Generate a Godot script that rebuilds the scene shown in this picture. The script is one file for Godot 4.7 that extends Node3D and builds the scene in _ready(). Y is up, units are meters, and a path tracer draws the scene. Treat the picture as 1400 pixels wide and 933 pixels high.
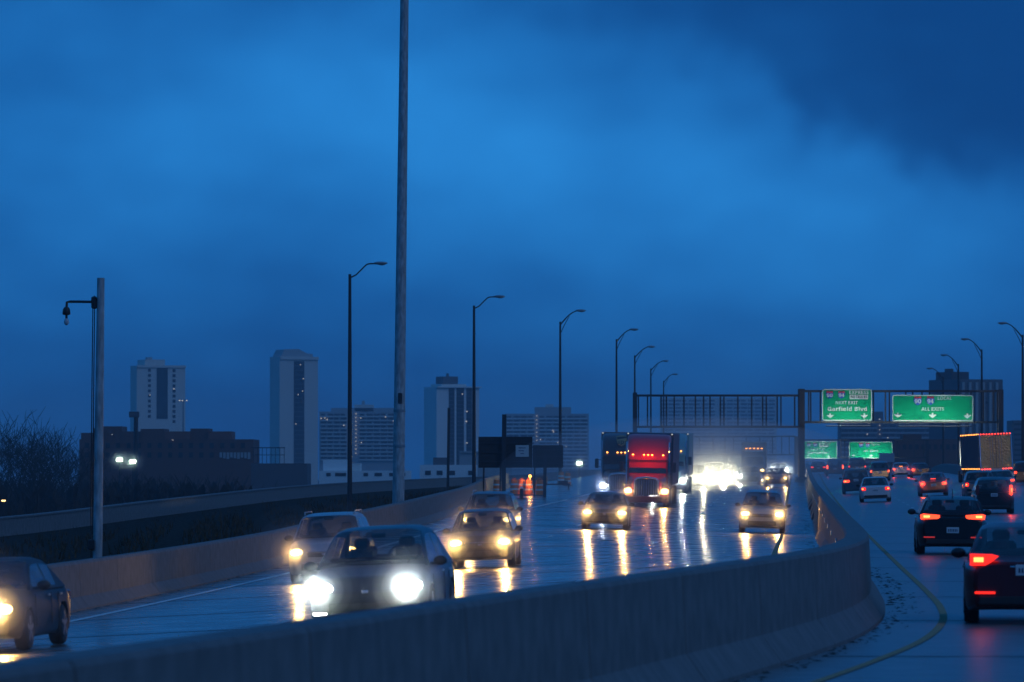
extends Node3D
# Wet expressway at dusk.  Camera: 180 mm lens, eye 2.25 m above the road, looking along -z.

const FOCAL := 7000.0        # focal length in photo pixels (1400 wide)
const EYE := 2.25
const HORIZON := 640.0

var M := {}
var used := {}
var rng := RandomNumberGenerator.new()


# ------------------------------------------------------------------ geometry collector
class Geo:
	var v := PackedVector3Array()
	var n := PackedVector3Array()
	var uv := PackedVector2Array()
	var ix := PackedInt32Array()

	func tri(a: Vector3, b: Vector3, c: Vector3, hint: Vector3) -> void:
		var g := (b - a).cross(c - a)
		if g.length() < 1e-10:
			return
		var t := b
		if g.dot(hint) > 0.0:
			b = c
			c = t
			g = -g
		var k := v.size()
		var nn := -g.normalized()
		v.append_array([a, b, c])
		n.append_array([nn, nn, nn])
		uv.append_array([Vector2(a.x, a.z), Vector2(b.x, b.z), Vector2(c.x, c.z)])
		ix.append_array([k, k + 1, k + 2])

	func quad(a: Vector3, b: Vector3, c: Vector3, d: Vector3, hint: Vector3) -> void:
		tri(a, b, c, hint)
		tri(a, c, d, hint)

	# rows of points with smooth normals; side = +1 or -1 flips them
	func grid(rows: Array, side: float, closed := false) -> void:
		var h := rows.size()
		var w: int = rows[0].size()
		var k := v.size()
		for i in h:
			for j in w:
				var du: Vector3
				var dv: Vector3
				if closed:
					du = rows[i][(j + 1) % (w - 1)] - rows[i][(j - 1 + w - 1) % (w - 1)]
				else:
					du = rows[i][mini(j + 1, w - 1)] - rows[i][maxi(j - 1, 0)]
				dv = rows[mini(i + 1, h - 1)][j] - rows[maxi(i - 1, 0)][j]
				var nn := du.cross(dv) * side
				if nn.length() < 1e-9:
					nn = Vector3.UP
				v.append(rows[i][j])
				n.append(nn.normalized())
				uv.append(Vector2(float(j) / (w - 1), float(i) / (h - 1)))
		for i in h - 1:
			for j in w - 1:
				var a := k + i * w + j
				var b := a + 1
				var c := a + w
				var d := c + 1
				if side > 0.0:
					ix.append_array([a, c, b, b, c, d])
				else:
					ix.append_array([a, b, c, b, d, c])

	func box(c: Vector3, s: Vector3, turn := Basis.IDENTITY) -> void:
		var h := s * 0.5
		for ax in 3:
			for sg in [-1.0, 1.0]:
				var nn := Vector3.ZERO
				nn[ax] = sg
				var u := Vector3.ZERO
				u[(ax + 1) % 3] = 1.0
				var w := Vector3.ZERO
				w[(ax + 2) % 3] = 1.0
				var m := nn * h
				quad(c + turn * (m - u * h - w * h), c + turn * (m + u * h - w * h), c + turn * (m + u * h + w * h), c + turn * (m - u * h + w * h), turn * nn)

	# a box with every edge cut back by r
	func cbox(c: Vector3, s: Vector3, r: float) -> void:
		var h := s * 0.5
		r = minf(r, minf(h.x, minf(h.y, h.z)) * 0.9)
		for ax in 3:
			var bx := (ax + 1) % 3
			var cx := (ax + 2) % 3
			for sg in [-1.0, 1.0]:
				var p := []
				for q in [[-1, -1], [1, -1], [1, 1], [-1, 1]]:
					var m := Vector3.ZERO
					m[ax] = sg * h[ax]
					m[bx] = q[0] * (h[bx] - r)
					m[cx] = q[1] * (h[cx] - r)
					p.append(c + m)
				var nn := Vector3.ZERO
				nn[ax] = sg
				quad(p[0], p[1], p[2], p[3], nn)
				for s2 in [-1.0, 1.0]:      # edge between +-ax and +-bx
					var e := []
					for t in [-1.0, 1.0]:
						var m1 := Vector3.ZERO
						m1[ax] = sg * h[ax]
						m1[bx] = s2 * (h[bx] - r)
						m1[cx] = t * (h[cx] - r)
						var m2 := Vector3.ZERO
						m2[ax] = sg * (h[ax] - r)
						m2[bx] = s2 * h[bx]
						m2[cx] = t * (h[cx] - r)
						e.append(c + m1)
						e.append(c + m2)
					var hn := Vector3.ZERO
					hn[ax] = sg
					hn[bx] = s2
					quad(e[0], e[1], e[3], e[2], hn)
		for sx in [-1.0, 1.0]:
			for sy in [-1.0, 1.0]:
				for sz in [-1.0, 1.0]:
					var k := Vector3(sx, sy, sz)
					tri(c + k * Vector3(h.x, h.y - r, h.z - r), c + k * Vector3(h.x - r, h.y, h.z - r), c + k * Vector3(h.x - r, h.y - r, h.z), k)

	func tube(path: Array, radii: Array, sides := 8, caps := true) -> void:
		var rows := []
		var last: Vector3 = path[path.size() - 1] - path[0]
		var ref := Vector3.UP if absf(last.normalized().y) < 0.9 else Vector3.RIGHT
		for i in path.size():
			var dir: Vector3 = (path[mini(i + 1, path.size() - 1)] - path[maxi(i - 1, 0)]).normalized()
			var a := dir.cross(ref).normalized()
			var b := dir.cross(a).normalized()
			var row := []
			for j in sides + 1:
				var t := TAU * j / sides
				row.append(path[i] + (a * cos(t) + b * sin(t)) * float(radii[i]))
			rows.append(row)
		grid(rows, 1.0, true)
		if caps:
			for e in [0, path.size() - 1]:
				var dir2: Vector3 = (path[0] - path[1]) if e == 0 else (path[e] - path[e - 1])
				for j in sides:
					tri(path[e], rows[e][j], rows[e][j + 1], dir2)

	func ball(c: Vector3, r: Vector3, seg := 12, rings := 8) -> void:
		var rows := []
		for i in rings + 1:
			var a := PI * i / rings
			var row := []
			for j in seg + 1:
				var b := TAU * j / seg
				row.append(c + Vector3(sin(a) * cos(b), cos(a), sin(a) * sin(b)) * r)
			rows.append(row)
		var k := v.size()
		grid(rows, 1.0, true)
		for i in range(k, v.size()):
			var d := (v[i] - c) / (r * r)
			n[i] = d.normalized()

	# flat polygon (xy), extruded from z0 to z1
	func prism(poly: PackedVector2Array, z0: float, z1: float) -> void:
		var t := Geometry2D.triangulate_polygon(poly)
		for i in range(0, t.size(), 3):
			var a := poly[t[i]]
			var b := poly[t[i + 1]]
			var c := poly[t[i + 2]]
			tri(Vector3(a.x, a.y, z1), Vector3(b.x, b.y, z1), Vector3(c.x, c.y, z1), Vector3(0, 0, z1 - z0))
			tri(Vector3(a.x, a.y, z0), Vector3(b.x, b.y, z0), Vector3(c.x, c.y, z0), Vector3(0, 0, z0 - z1))
		var cw := Geometry2D.is_polygon_clockwise(poly)
		for i in poly.size():
			var a := poly[i]
			var b := poly[(i + 1) % poly.size()]
			var e := b - a
			var o := Vector3(e.y, -e.x, 0) * (-1.0 if cw else 1.0)
			quad(Vector3(a.x, a.y, z0), Vector3(b.x, b.y, z0), Vector3(b.x, b.y, z1), Vector3(a.x, a.y, z1), o)

	func mesh() -> ArrayMesh:
		var arr := []
		arr.resize(Mesh.ARRAY_MAX)
		arr[Mesh.ARRAY_VERTEX] = v
		arr[Mesh.ARRAY_NORMAL] = n
		arr[Mesh.ARRAY_TEX_UV] = uv
		arr[Mesh.ARRAY_INDEX] = ix
		var m := ArrayMesh.new()
		m.add_surface_from_arrays(Mesh.PRIMITIVE_TRIANGLES, arr)
		return m


# ------------------------------------------------------------------ naming
func numbered(called: String) -> String:
	if not used.has(called):
		used[called] = 0
		return called
	used[called] += 1
	return "%s_%03d" % [called, used[called]]


func tag(o: Node, label: String, category: String, group := "", kind := "") -> Node:
	if label: o.set_meta("label", label)
	if category: o.set_meta("category", category)
	if group: o.set_meta("group", group)
	if kind: o.set_meta("kind", kind)
	return o


func thing(called: String, label: String, category: String, where := Vector3.ZERO, turn := 0.0, group := "") -> Node3D:
	var o := Node3D.new()
	o.name = numbered(called)
	add_child(o)
	o.position = where
	o.rotation.y = turn
	tag(o, label, category, group)
	return o


func put(called: String, what, m: Material, parent: Node3D = null) -> MeshInstance3D:
	var o := MeshInstance3D.new()
	o.mesh = what.mesh() if what is Geo else what
	o.material_override = m
	if parent == null:
		o.name = numbered(called)
		add_child(o)
	else:
		o.name = called
		parent.add_child(o, true)
	return o


func structure(called: String, what, m: Material, label := "") -> MeshInstance3D:
	var o := put(called, what, m)
	o.set_meta("kind", "structure")
	if label: o.set_meta("label", label)
	return o


# ------------------------------------------------------------------ materials
func mat(r: float, g: float, b: float, rough: float, metal := 0.0) -> StandardMaterial3D:
	var m := StandardMaterial3D.new()
	m.albedo_color = Color(r, g, b).linear_to_srgb()
	m.roughness = rough
	m.metallic = metal
	return m


func paint(r: float, g: float, b: float, rough := 0.35, metal := 0.0) -> StandardMaterial3D:
	var m := mat(r, g, b, rough, metal)
	m.clearcoat_enabled = true
	m.clearcoat = 0.45
	m.clearcoat_roughness = 0.12
	m.metallic_specular = 0.3
	return m


func lamp(r: float, g: float, b: float, power: float) -> StandardMaterial3D:
	var m := mat(0.6 * r + 0.05, 0.6 * g + 0.05, 0.6 * b + 0.05, 0.2)
	m.emission_enabled = true
	m.emission = Color(r, g, b).linear_to_srgb()
	m.emission_energy_multiplier = power
	return m


func noise_tex(seed_: int, freq: float, lo: Color, hi: Color, size := 512, octaves := 4, normal := false, bump := 4.0) -> NoiseTexture2D:
	var f := FastNoiseLite.new()
	f.seed = seed_
	f.frequency = freq
	f.fractal_octaves = octaves
	f.noise_type = FastNoiseLite.TYPE_SIMPLEX_SMOOTH
	var t := NoiseTexture2D.new()
	t.width = size
	t.height = size
	t.seamless = true
	t.noise = f
	if normal:
		t.as_normal_map = true
		t.bump_strength = bump
	else:
		var gr := Gradient.new()
		gr.set_color(0, lo)
		gr.set_color(1, hi)
		t.color_ramp = gr
	return t


func grey(x: float) -> Color:
	return Color(x, x, x)


func materials() -> void:
	# wet asphalt: dark rough aggregate under a film of water
	var wet := mat(0.28, 0.28, 0.275, 0.52)
	wet.albedo_texture = noise_tex(3, 0.05, grey(0.62), grey(1.0), 512, 5)
	var puddles := noise_tex(9, 0.009, grey(0.26), grey(0.95), 1024, 3)
	var steps := Gradient.new()
	steps.offsets = PackedFloat32Array([0.0, 0.30, 0.42, 0.60, 1.0])
	steps.colors = PackedColorArray([grey(0.24), grey(0.30), grey(0.46), grey(0.52), grey(0.62)])
	puddles.color_ramp = steps
	wet.roughness_texture = puddles
	wet.roughness_texture_channel = BaseMaterial3D.TEXTURE_CHANNEL_RED
	wet.uv1_triplanar = true
	wet.uv1_world_triplanar = true
	wet.uv1_scale = Vector3(0.045, 0.1, 0.075)
	M.road = wet
	var damp: StandardMaterial3D = wet.duplicate()
	damp.albedo_color = Color(0.25, 0.25, 0.25).linear_to_srgb()
	damp.roughness = 0.31
	damp.roughness_texture = null
	M.road_local = damp
	var line := mat(0.92, 0.92, 0.90, 0.9)
	line.specular_mode = BaseMaterial3D.SPECULAR_DISABLED
	line.albedo_texture = noise_tex(14, 0.06, grey(0.82), grey(1.0), 256, 4)
	line.uv1_triplanar = true
	line.uv1_world_triplanar = true
	line.uv1_scale = Vector3(0.9, 0.9, 0.25)
	M.line = line
	var yel: StandardMaterial3D = line.duplicate()
	yel.albedo_color = Color(0.46, 0.38, 0.24).linear_to_srgb()
	M.yellow_line = yel
	var tar := mat(0.012, 0.012, 0.013, 0.6)
	M.tar = tar
	var con := mat(0.205, 0.205, 0.20, 0.8)
	con.albedo_texture = noise_tex(31, 0.02, grey(0.78), grey(1.0), 512, 5)
	con.uv1_triplanar = true
	con.uv1_world_triplanar = true
	con.uv1_scale = Vector3(0.22, 0.17, 0.22)
	con.normal_enabled = true
	con.normal_texture = noise_tex(33, 0.05, grey(0), grey(1), 512, 4, true, 3.0)
	con.normal_scale = 0.05
	M.concrete = con
	var con2: StandardMaterial3D = con.duplicate()
	con2.albedo_color = Color(0.22, 0.22, 0.215).linear_to_srgb()
	M.concrete_old = con2
	var earth := mat(0.075, 0.080, 0.070, 0.95)
	earth.albedo_texture = noise_tex(41, 0.03, grey(0.4), grey(1.0), 512, 5)
	earth.uv1_triplanar = true
	earth.uv1_world_triplanar = true
	earth.uv1_scale = Vector3(0.2, 0.2, 0.06)
	earth.specular_mode = BaseMaterial3D.SPECULAR_DISABLED
	M.earth = earth
	var straw: StandardMaterial3D = earth.duplicate()
	straw.albedo_color = Color(0.15, 0.10, 0.05).linear_to_srgb()
	M.straw = straw
	M.debris = mat(0.02, 0.018, 0.014, 0.7)
	M.rubber = mat(0.012, 0.012, 0.013, 0.65)
	M.rim = mat(0.35, 0.35, 0.36, 0.3, 0.9)
	M.black = mat(0.012, 0.012, 0.014, 0.4)
	M.trim = mat(0.02, 0.02, 0.022, 0.6)
	M.chrome = mat(0.75, 0.75, 0.76, 0.12, 1.0)
	var glass := mat(0.010, 0.012, 0.014, 0.05)
	glass.clearcoat_enabled = true
	glass.clearcoat = 1.0
	glass.clearcoat_roughness = 0.03
	M.glass = glass
	var pane := mat(0.02, 0.025, 0.03, 0.03)
	pane.transparency = BaseMaterial3D.TRANSPARENCY_ALPHA
	pane.albedo_color.a = 0.42
	M.pane = pane
	M.plate = mat(0.6, 0.62, 0.62, 0.4)
	M.print = mat(0.05, 0.07, 0.12, 0.6)
	M.galv = mat(0.30, 0.31, 0.32, 0.45, 0.6)
	var gp := mat(0.64, 0.64, 0.64, 0.55, 0.0)
	gp.albedo_texture = noise_tex(51, 0.03, grey(0.6), grey(1.0), 256, 4)
	gp.uv1_triplanar = true
	gp.uv1_scale = Vector3(0.8, 0.2, 0.8)
	M.pole_paint = gp
	M.dark_steel = mat(0.045, 0.045, 0.05, 0.5, 0.4)
	M.sign_green = mat(0.000, 0.27, 0.12, 0.6)
	M.sign_green.metallic_specular = 0.2
	M.sign_white = mat(0.50, 0.52, 0.50, 0.5)
	M.sign_blue = mat(0.01, 0.07, 0.38, 0.5)
	M.sign_red = mat(0.50, 0.02, 0.03, 0.5)
	M.sign_black = mat(0.015, 0.015, 0.015, 0.5)
	M.sign_back = mat(0.020, 0.020, 0.023, 0.7)
	M.orange = mat(0.95, 0.24, 0.04, 0.45)
	M.tape = mat(0.75, 0.75, 0.75, 0.35)
	M.bark = mat(0.028, 0.023, 0.019, 0.95)
	M.brick = mat(0.20, 0.080, 0.058, 0.9)
	M.brick_dark = mat(0.13, 0.058, 0.045, 0.9)
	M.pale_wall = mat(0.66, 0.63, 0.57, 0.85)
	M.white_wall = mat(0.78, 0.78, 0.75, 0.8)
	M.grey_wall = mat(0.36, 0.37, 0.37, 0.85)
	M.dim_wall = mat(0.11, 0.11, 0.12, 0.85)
	M.far_glass = mat(0.020, 0.022, 0.028, 0.25)
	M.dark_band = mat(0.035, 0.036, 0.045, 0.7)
	# lamps
	M.warm = lamp(1.0, 0.60, 0.20, 14.0)
	M.white = lamp(0.95, 1.0, 0.92, 30.0)
	M.cold = lamp(0.80, 0.86, 1.0, 30.0)
	M.tail = lamp(1.0, 0.02, 0.006, 1.3)
	M.tail_hot = lamp(1.0, 0.055, 0.014, 2.6)
	M.tail_core = lamp(1.0, 0.27, 0.06, 3.4)
	M.amber = lamp(1.0, 0.34, 0.05, 6.0)
	M.marker_red = lamp(1.0, 0.05, 0.03, 5.0)
	M.window_lit = lamp(1.0, 0.90, 0.72, 0.45)
	M.flood = lamp(0.80, 1.0, 0.80, 30.0)
	M.lens_tail = mat(0.16, 0.010, 0.010, 0.15)
	M.tail_dim = lamp(0.7, 0.03, 0.02, 0.5)
	M.amber_soft = lamp(1.0, 0.60, 0.22, 3.0)
	M.lens_dead = mat(0.30, 0.32, 0.34, 0.1)


# ------------------------------------------------------------------ the lie of the road (d = metres ahead of the camera)
func table(t: Array, d: float, extend := false) -> float:
	var last := t.size() - 1
	if d <= t[0][0]:
		return t[0][1] + ((t[1][1] - t[0][1]) / float(t[1][0] - t[0][0]) * (d - t[0][0]) if extend else 0.0)
	if d >= t[last][0]:
		return t[last][1] + ((t[last][1] - t[last - 1][1]) / float(t[last][0] - t[last - 1][0]) * (d - t[last][0]) if extend else 0.0)
	var i := 1
	while d > t[i][0]: i += 1
	var x0: float = t[i - 1][0]
	var y0: float = t[i - 1][1]
	var y1: float = t[i][1]
	var h: float = t[i][0] - x0
	var m0 := (y1 - y0) / h
	var m1 := m0
	if i > 1: m0 = 0.5 * (m0 + (y0 - t[i - 2][1]) / (x0 - t[i - 2][0]))
	if i < last: m1 = 0.5 * (m1 + (t[i + 1][1] - y1) / float(t[i + 1][0] - t[i][0]))
	var u := (d - x0) / h
	return y0 * (2 * u * u * u - 3 * u * u + 1) + m0 * h * (u * u * u - 2 * u * u + u) + y1 * (-2 * u * u * u + 3 * u * u) + m1 * h * (u * u * u - u * u)


const MEDIAN := [[14, -5.05], [27.4, -2.74], [34, -1.6], [42, -0.3], [52, 1.45], [60, 2.85], [68, 4.1], [76, 5.02], [84, 5.66], [92, 6.15], [118, 7.61], [210, 12.76], [440, 25.6], [700, 40.2], [1400, 79.4]]
const WIDTH := [[10, 16.5], [160, 16.5], [214, 16.2], [350, 21.6], [380, 22.2], [460, 22.5], [2000, 22.5]]
const RISE_MEDIAN := [[10, 0.0], [120, 0.0], [150, -0.12], [205, -0.45], [250, -0.35], [300, 0.2], [390, 0.8], [480, 1.2], [600, 1.5], [700, 0.4], [807, -1.4], [1000, -4.0], [1400, -7.0]]
const RISE_EDGE := [[10, -0.68], [150, -0.68], [180, -0.3], [214, 0.08], [260, 0.3], [300, 0.45], [390, 0.9], [480, 1.2], [600, 1.5], [700, 0.4], [807, -1.4], [1000, -4.0], [1400, -7.0]]
const RISE_LOCAL := [[10, 0.0], [150, -0.05], [300, 0.08], [370, 0.3], [480, 0.85], [540, 1.3], [610, 1.55], [700, 0.4], [807, -1.4], [1000, -4.0], [1400, -7.0]]
const TILT_LOCAL := [[10, 0.0], [240, 0.0], [330, 0.045], [420, 0.04], [560, 0.01], [700, 0.0], [2000, 0.0]]
const PARAPET_X := [[90, -56.0], [277, -28.0], [330, -23.0], [420, -18.0], [540, -11.0], [690, 0.0], [850, 10.0], [1000, 19.0]]
const PARAPET_TOP := [[90, -1.6], [277, -0.45], [330, 0.17], [420, 0.75], [540, 1.02], [690, 1.25], [850, 1.75], [1000, 2.0]]
const LOCAL_W := 16.0


func median_x(d: float) -> float: return table(MEDIAN, d, true)
func width(d: float) -> float: return table(WIDTH, d)


func ground_y(x: float, d: float) -> float:
	var off := x - median_x(d)
	if off < 0.0:
		return lerpf(table(RISE_MEDIAN, d), table(RISE_EDGE, d), clampf(-off / width(d), 0.0, 1.0))
	return table(RISE_LOCAL, d) + table(TILT_LOCAL, d) * off


func heading(d: float) -> float:      # dx per metre of depth
	return (median_x(d + 2.0) - median_x(d - 2.0)) / 4.0


func on_road(px: float, d: float) -> Vector3:
	var x := (px - 700.0) / FOCAL * d
	return Vector3(x, ground_y(x, d), -d)


func seen(px: float, py: float, d: float) -> Vector3:
	return Vector3((px - 700.0) / FOCAL * d, EYE + (HORIZON - py) / FOCAL * d, -d)


# a strip that follows the median line; off0/off1 are callables of d giving sideways offsets, lift above the road
func strip(d0: float, d1: float, off0: Callable, off1: Callable, step: float, cols: int, lift: float) -> Geo:
	var g := Geo.new()
	var rows := []
	var d := d0
	while true:
		var row := []
		for j in cols + 1:
			var o: float = lerpf(off0.call(d), off1.call(d), float(j) / cols)
			var x := median_x(d) + o
			row.append(Vector3(x, ground_y(x, d) + lift, -d))
		rows.append(row)
		if d >= d1: break
		d = minf(d + maxf(step, d * 0.02), d1)
	g.grid(rows, -1.0 if rows[0][0].x > rows[0][cols].x else 1.0)
	return g


func _ready() -> void:
	rng.seed = 7
	var cam := Camera3D.new()
	cam.name = "camera"
	var lens := CameraAttributesPhysical.new()
	lens.frustum_focal_length = 180.0
	lens.frustum_focus_distance = 190.0
	lens.frustum_near = 0.5
	lens.frustum_far = 9000.0
	lens.exposure_aperture = 4.5
	cam.attributes = lens
	cam.near = 0.5
	cam.far = 9000.0
	cam.position = Vector3(0, EYE, 0)
	cam.rotation.x = atan((HORIZON - 466.5) / FOCAL)
	add_child(cam)
	cam.current = true
	var we := WorldEnvironment.new()
	we.name = "environment"
	var env := Environment.new()
	env.background_mode = Environment.BG_SKY
	env.sky = dusk_sky()
	env.background_energy_multiplier = 1.0
	env.tonemap_mode = Environment.TONE_MAPPER_LINEAR
	env.tonemap_exposure = 1.15
	env.sdfgi_enabled = true
	env.ssao_enabled = true
	env.ssil_enabled = true
	env.volumetric_fog_enabled = true
	env.volumetric_fog_density = 0.0
	env.fog_enabled = true
	env.fog_density = 0.00022
	env.fog_light_color = Color(0.93, 0.96, 1.0)
	we.environment = env
	add_child(we)
	var sun := DirectionalLight3D.new()
	sun.name = "dusk_light"
	sun.light_energy = 0.05
	sun.light_color = Color(0.90, 0.97, 1.0)
	sun.light_angular_distance = 30.0
	sun.rotation_degrees = Vector3(-38, 50, 0)
	sun.shadow_enabled = true
	add_child(sun)
	materials()
	setting()
	walls()
	background()
	street_furniture()
	gantries()
	oncoming()
	receding()
	details()


# ------------------------------------------------------------------ sky
func blob(x: float, y: float, cx: float, cy: float, sx: float, sy: float) -> float:
	return exp(-0.5 * (pow((x - cx) / sx, 2) + pow((y - cy) / sy, 2)))


# brightness of the cloud deck in a direction (degrees right of ahead, degrees up)
func cloud(f: FastNoiseLite, az: float, el: float) -> float:
	var a := deg_to_rad(az)
	var e := maxf(el, 0.0)
	var p := Vector3(cos(a) * 57.0, e * 2.1, sin(a) * 57.0)
	var n1 := f.get_noise_3dv(p * 0.16)
	var n2 := f.get_noise_3dv(p * 0.55 + Vector3(31, 0, 7))
	var b := 0.71 + 0.20 * n1 + 0.16 * n2
	b -= 0.15 * exp(-pow(e / 1.5, 2.0))
	# breaks and banks ahead
	b += 0.52 * blob(az, el, -1.3, 3.9, 2.5, 0.95)
	b += 0.39 * blob(az, el, 1.8, 2.8, 2.3, 0.75)
	b += 0.22 * blob(az, el, 4.8, 2.3, 1.3, 0.5)
	b += 0.14 * blob(az, el, -5.0, 3.4, 1.2, 0.9)
	if az > -6.0 and az < 22.0 and el < 16.0:
		# the heavy bank on the right, with its ragged lower edge
		var x := az + 1.1 * f.get_noise_2d(az * 0.8, el * 0.8 + 90.0)
		var edge := 5.2
		var pts := [[-6.0, 5.6], [-1.0, 5.05], [1.0, 4.75], [2.2, 4.4], [3.0, 3.95], [3.7, 3.5], [4.3, 3.15], [5.0, 2.98], [6.0, 3.1], [9.0, 3.6], [22.0, 5.4]]
		for i in range(1, pts.size()):
			if x <= pts[i][0]:
				var u: float = clampf((x - pts[i - 1][0]) / (pts[i][0] - pts[i - 1][0]), 0.0, 1.0)
				edge = lerpf(pts[i - 1][1], pts[i][1], u)
				break
		edge += 0.30 * f.get_noise_2d(az * 1.6, el * 1.6)
		var inside := smoothstep(-0.25, 0.75, el - edge)
		var deep := clampf((az + 1.0) / 6.5, 0.0, 1.0) * exp(-pow(maxf(az - 6.5, 0.0) / 7.0, 2.0)) * exp(-pow(maxf(el - 5.5, 0.0) / 4.0, 2.0))
		b = lerpf(b, minf(b, 0.43 + 0.10 * n2), inside * (0.30 + 0.70 * deep) * exp(-pow(maxf(az - 9.0, 0.0) / 6.0, 2.0)) * exp(-pow(maxf(el - 7.0, 0.0) / 3.5, 2.0)))
	return maxf(b, 0.28)


func sky_color(b: float) -> Color:
	return Color(0.0115 * pow(b, 1.7), 0.152 * pow(b, 1.32), 0.47 * b)


func dusk_sky() -> Sky:
	var f := FastNoiseLite.new()
	f.seed = 5
	f.frequency = 1.0
	f.fractal_octaves = 5
	f.noise_type = FastNoiseLite.TYPE_SIMPLEX_SMOOTH
	var w := 768
	var h := 384
	var im := Image.create(w, h, false, Image.FORMAT_RGBF)
	for j in h:
		var el := 90.0 - (j + 0.5) / h * 180.0
		for i in w:
			var az := fposmod((i + 0.5) / w * 360.0 + 180.0, 360.0) - 180.0      # straight ahead is column 0
			im.set_pixel(i, j, sky_color(cloud(f, az, el)))
	w = 3072
	h = 1536
	im.resize(w, h, Image.INTERPOLATE_CUBIC)
	# the part of the sky ahead again, with the finer steps of the larger picture
	for j in range(int((90.0 - 14.0) / 180.0 * h), h / 2 + 2):
		var el := 90.0 - (j + 0.5) / h * 180.0
		for k in range(-110, 190):
			var i := posmod(k, w)
			var az := fposmod((i + 0.5) / w * 360.0 + 180.0, 360.0) - 180.0
			im.set_pixel(i, j, sky_color(cloud(f, az, el)))
	var pm := PanoramaSkyMaterial.new()
	pm.panorama = ImageTexture.create_from_image(im)
	var s := Sky.new()
	s.sky_material = pm
	return s


# ------------------------------------------------------------------ ground and roads
func setting() -> void:
	var g := Geo.new()
	g.quad(Vector3(-1500, -9, 60), Vector3(1500, -9, 60), Vector3(1500, -9, -4700), Vector3(-1500, -9, -4700), Vector3.UP)
	structure("ground", g, M.earth)
	var ex := structure("express_road", strip(12, 1400, func(_d): return -0.2, func(d): return -width(d), 3.0, 8, 0.0), M.road)
	structure("local_road", strip(12, 1400, func(_d): return 0.2, func(_d): return LOCAL_W, 3.0, 6, 0.0), M.road_local)
	# sloping verge between the express road and the ramp parapet, then down to the low ground
	var rows := []
	var d := 70.0
	while d <= 1000.0:
		var xe := median_x(d) - width(d) - 0.3
		var ye := table(RISE_EDGE, d)
		var xp := minf(table(PARAPET_X, d), xe - 1.0) if d > 90 else -60.0
		var yp := table(PARAPET_TOP, d) - 1.07
		rows.append([Vector3(xp - 60, -9.2, -d), Vector3(xp - 14, -6.0, -d), Vector3(xp - 0.5, yp, -d), Vector3(lerpf(xp, xe, 0.4), lerpf(yp, ye, 0.4) - 0.35, -d), Vector3(lerpf(xp, xe, 0.8), lerpf(yp, ye, 0.8) - 0.3, -d), Vector3(xe, ye - 0.25, -d)])
		d += 8.0
	var vg := Geo.new()
	vg.grid(rows, 1.0)
	structure("verge", vg, M.earth)
	rows = []
	d = 70.0
	while d <= 1000.0:
		var xr := median_x(d) + LOCAL_W
		var yr := ground_y(xr, d)
		rows.append([Vector3(xr - 0.1, yr - 0.2, -d), Vector3(xr + 12, yr - 1.0, -d), Vector3(xr + 60, -9.2, -d)])
		d += 10.0
	vg = Geo.new()
	vg.grid(rows, 1.0)
	structure("embankment", vg, M.earth)
	# painted lines
	var lines := thing_structure("road_markings")
	var edge := func(d): return -(width(d) - 1.3) if d < 205 else -lerpf(width(205) - 1.3, 14.6, clampf((d - 205) / 120.0, 0, 1))
	put("edge_line", strip(14, 620, edge, func(d): return edge.call(d) + 0.20, 3.0, 1, 0.010), M.line, lines)
	put("edge_line", strip(14, 620, func(_d): return -1.75, func(_d): return -1.6, 3.0, 1, 0.010), M.yellow_line, lines)
	put("edge_line", strip(14, 620, func(_d): return 1.31, func(_d): return 1.43, 2.0, 1, 0.010), M.yellow_line, lines)
	put("edge_line", strip(14, 620, func(_d): return 15.3, func(_d): return 15.45, 3.0, 1, 0.010), M.line, lines)
	for k in 40:
		var d0 := 40.0 + k * 12.2
		for o in [-5.9, -10.1, 5.1, 8.75, 12.4]:
			var oo: float = o
			if d0 > 420: continue
			put("lane_dash", strip(d0, d0 + 3.05, func(_d): return oo - 0.07, func(_d): return oo + 0.07, 1.6, 1, 0.010), M.line, lines)
	# sealed joints across the pavement
	for k in 16:
		var d1 := 58.0 + k * 13.7 + rng.randf_range(-2, 2)
		put("sealed_joint", strip(d1, d1 + 0.28, func(dd): return -(width(dd) - 0.4), func(_d): return -0.6, 0.3, 6, 0.003), M.tar, ex)
		put("sealed_joint", strip(d1 + 4, d1 + 4.2, func(_d): return 0.6, func(_d): return 15.5, 0.3, 6, 0.003), M.tar, ex)


func thing_structure(called: String) -> Node3D:
	var o := Node3D.new()
	o.name = numbered(called)
	add_child(o)
	o.set_meta("kind", "structure")
	return o


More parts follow.
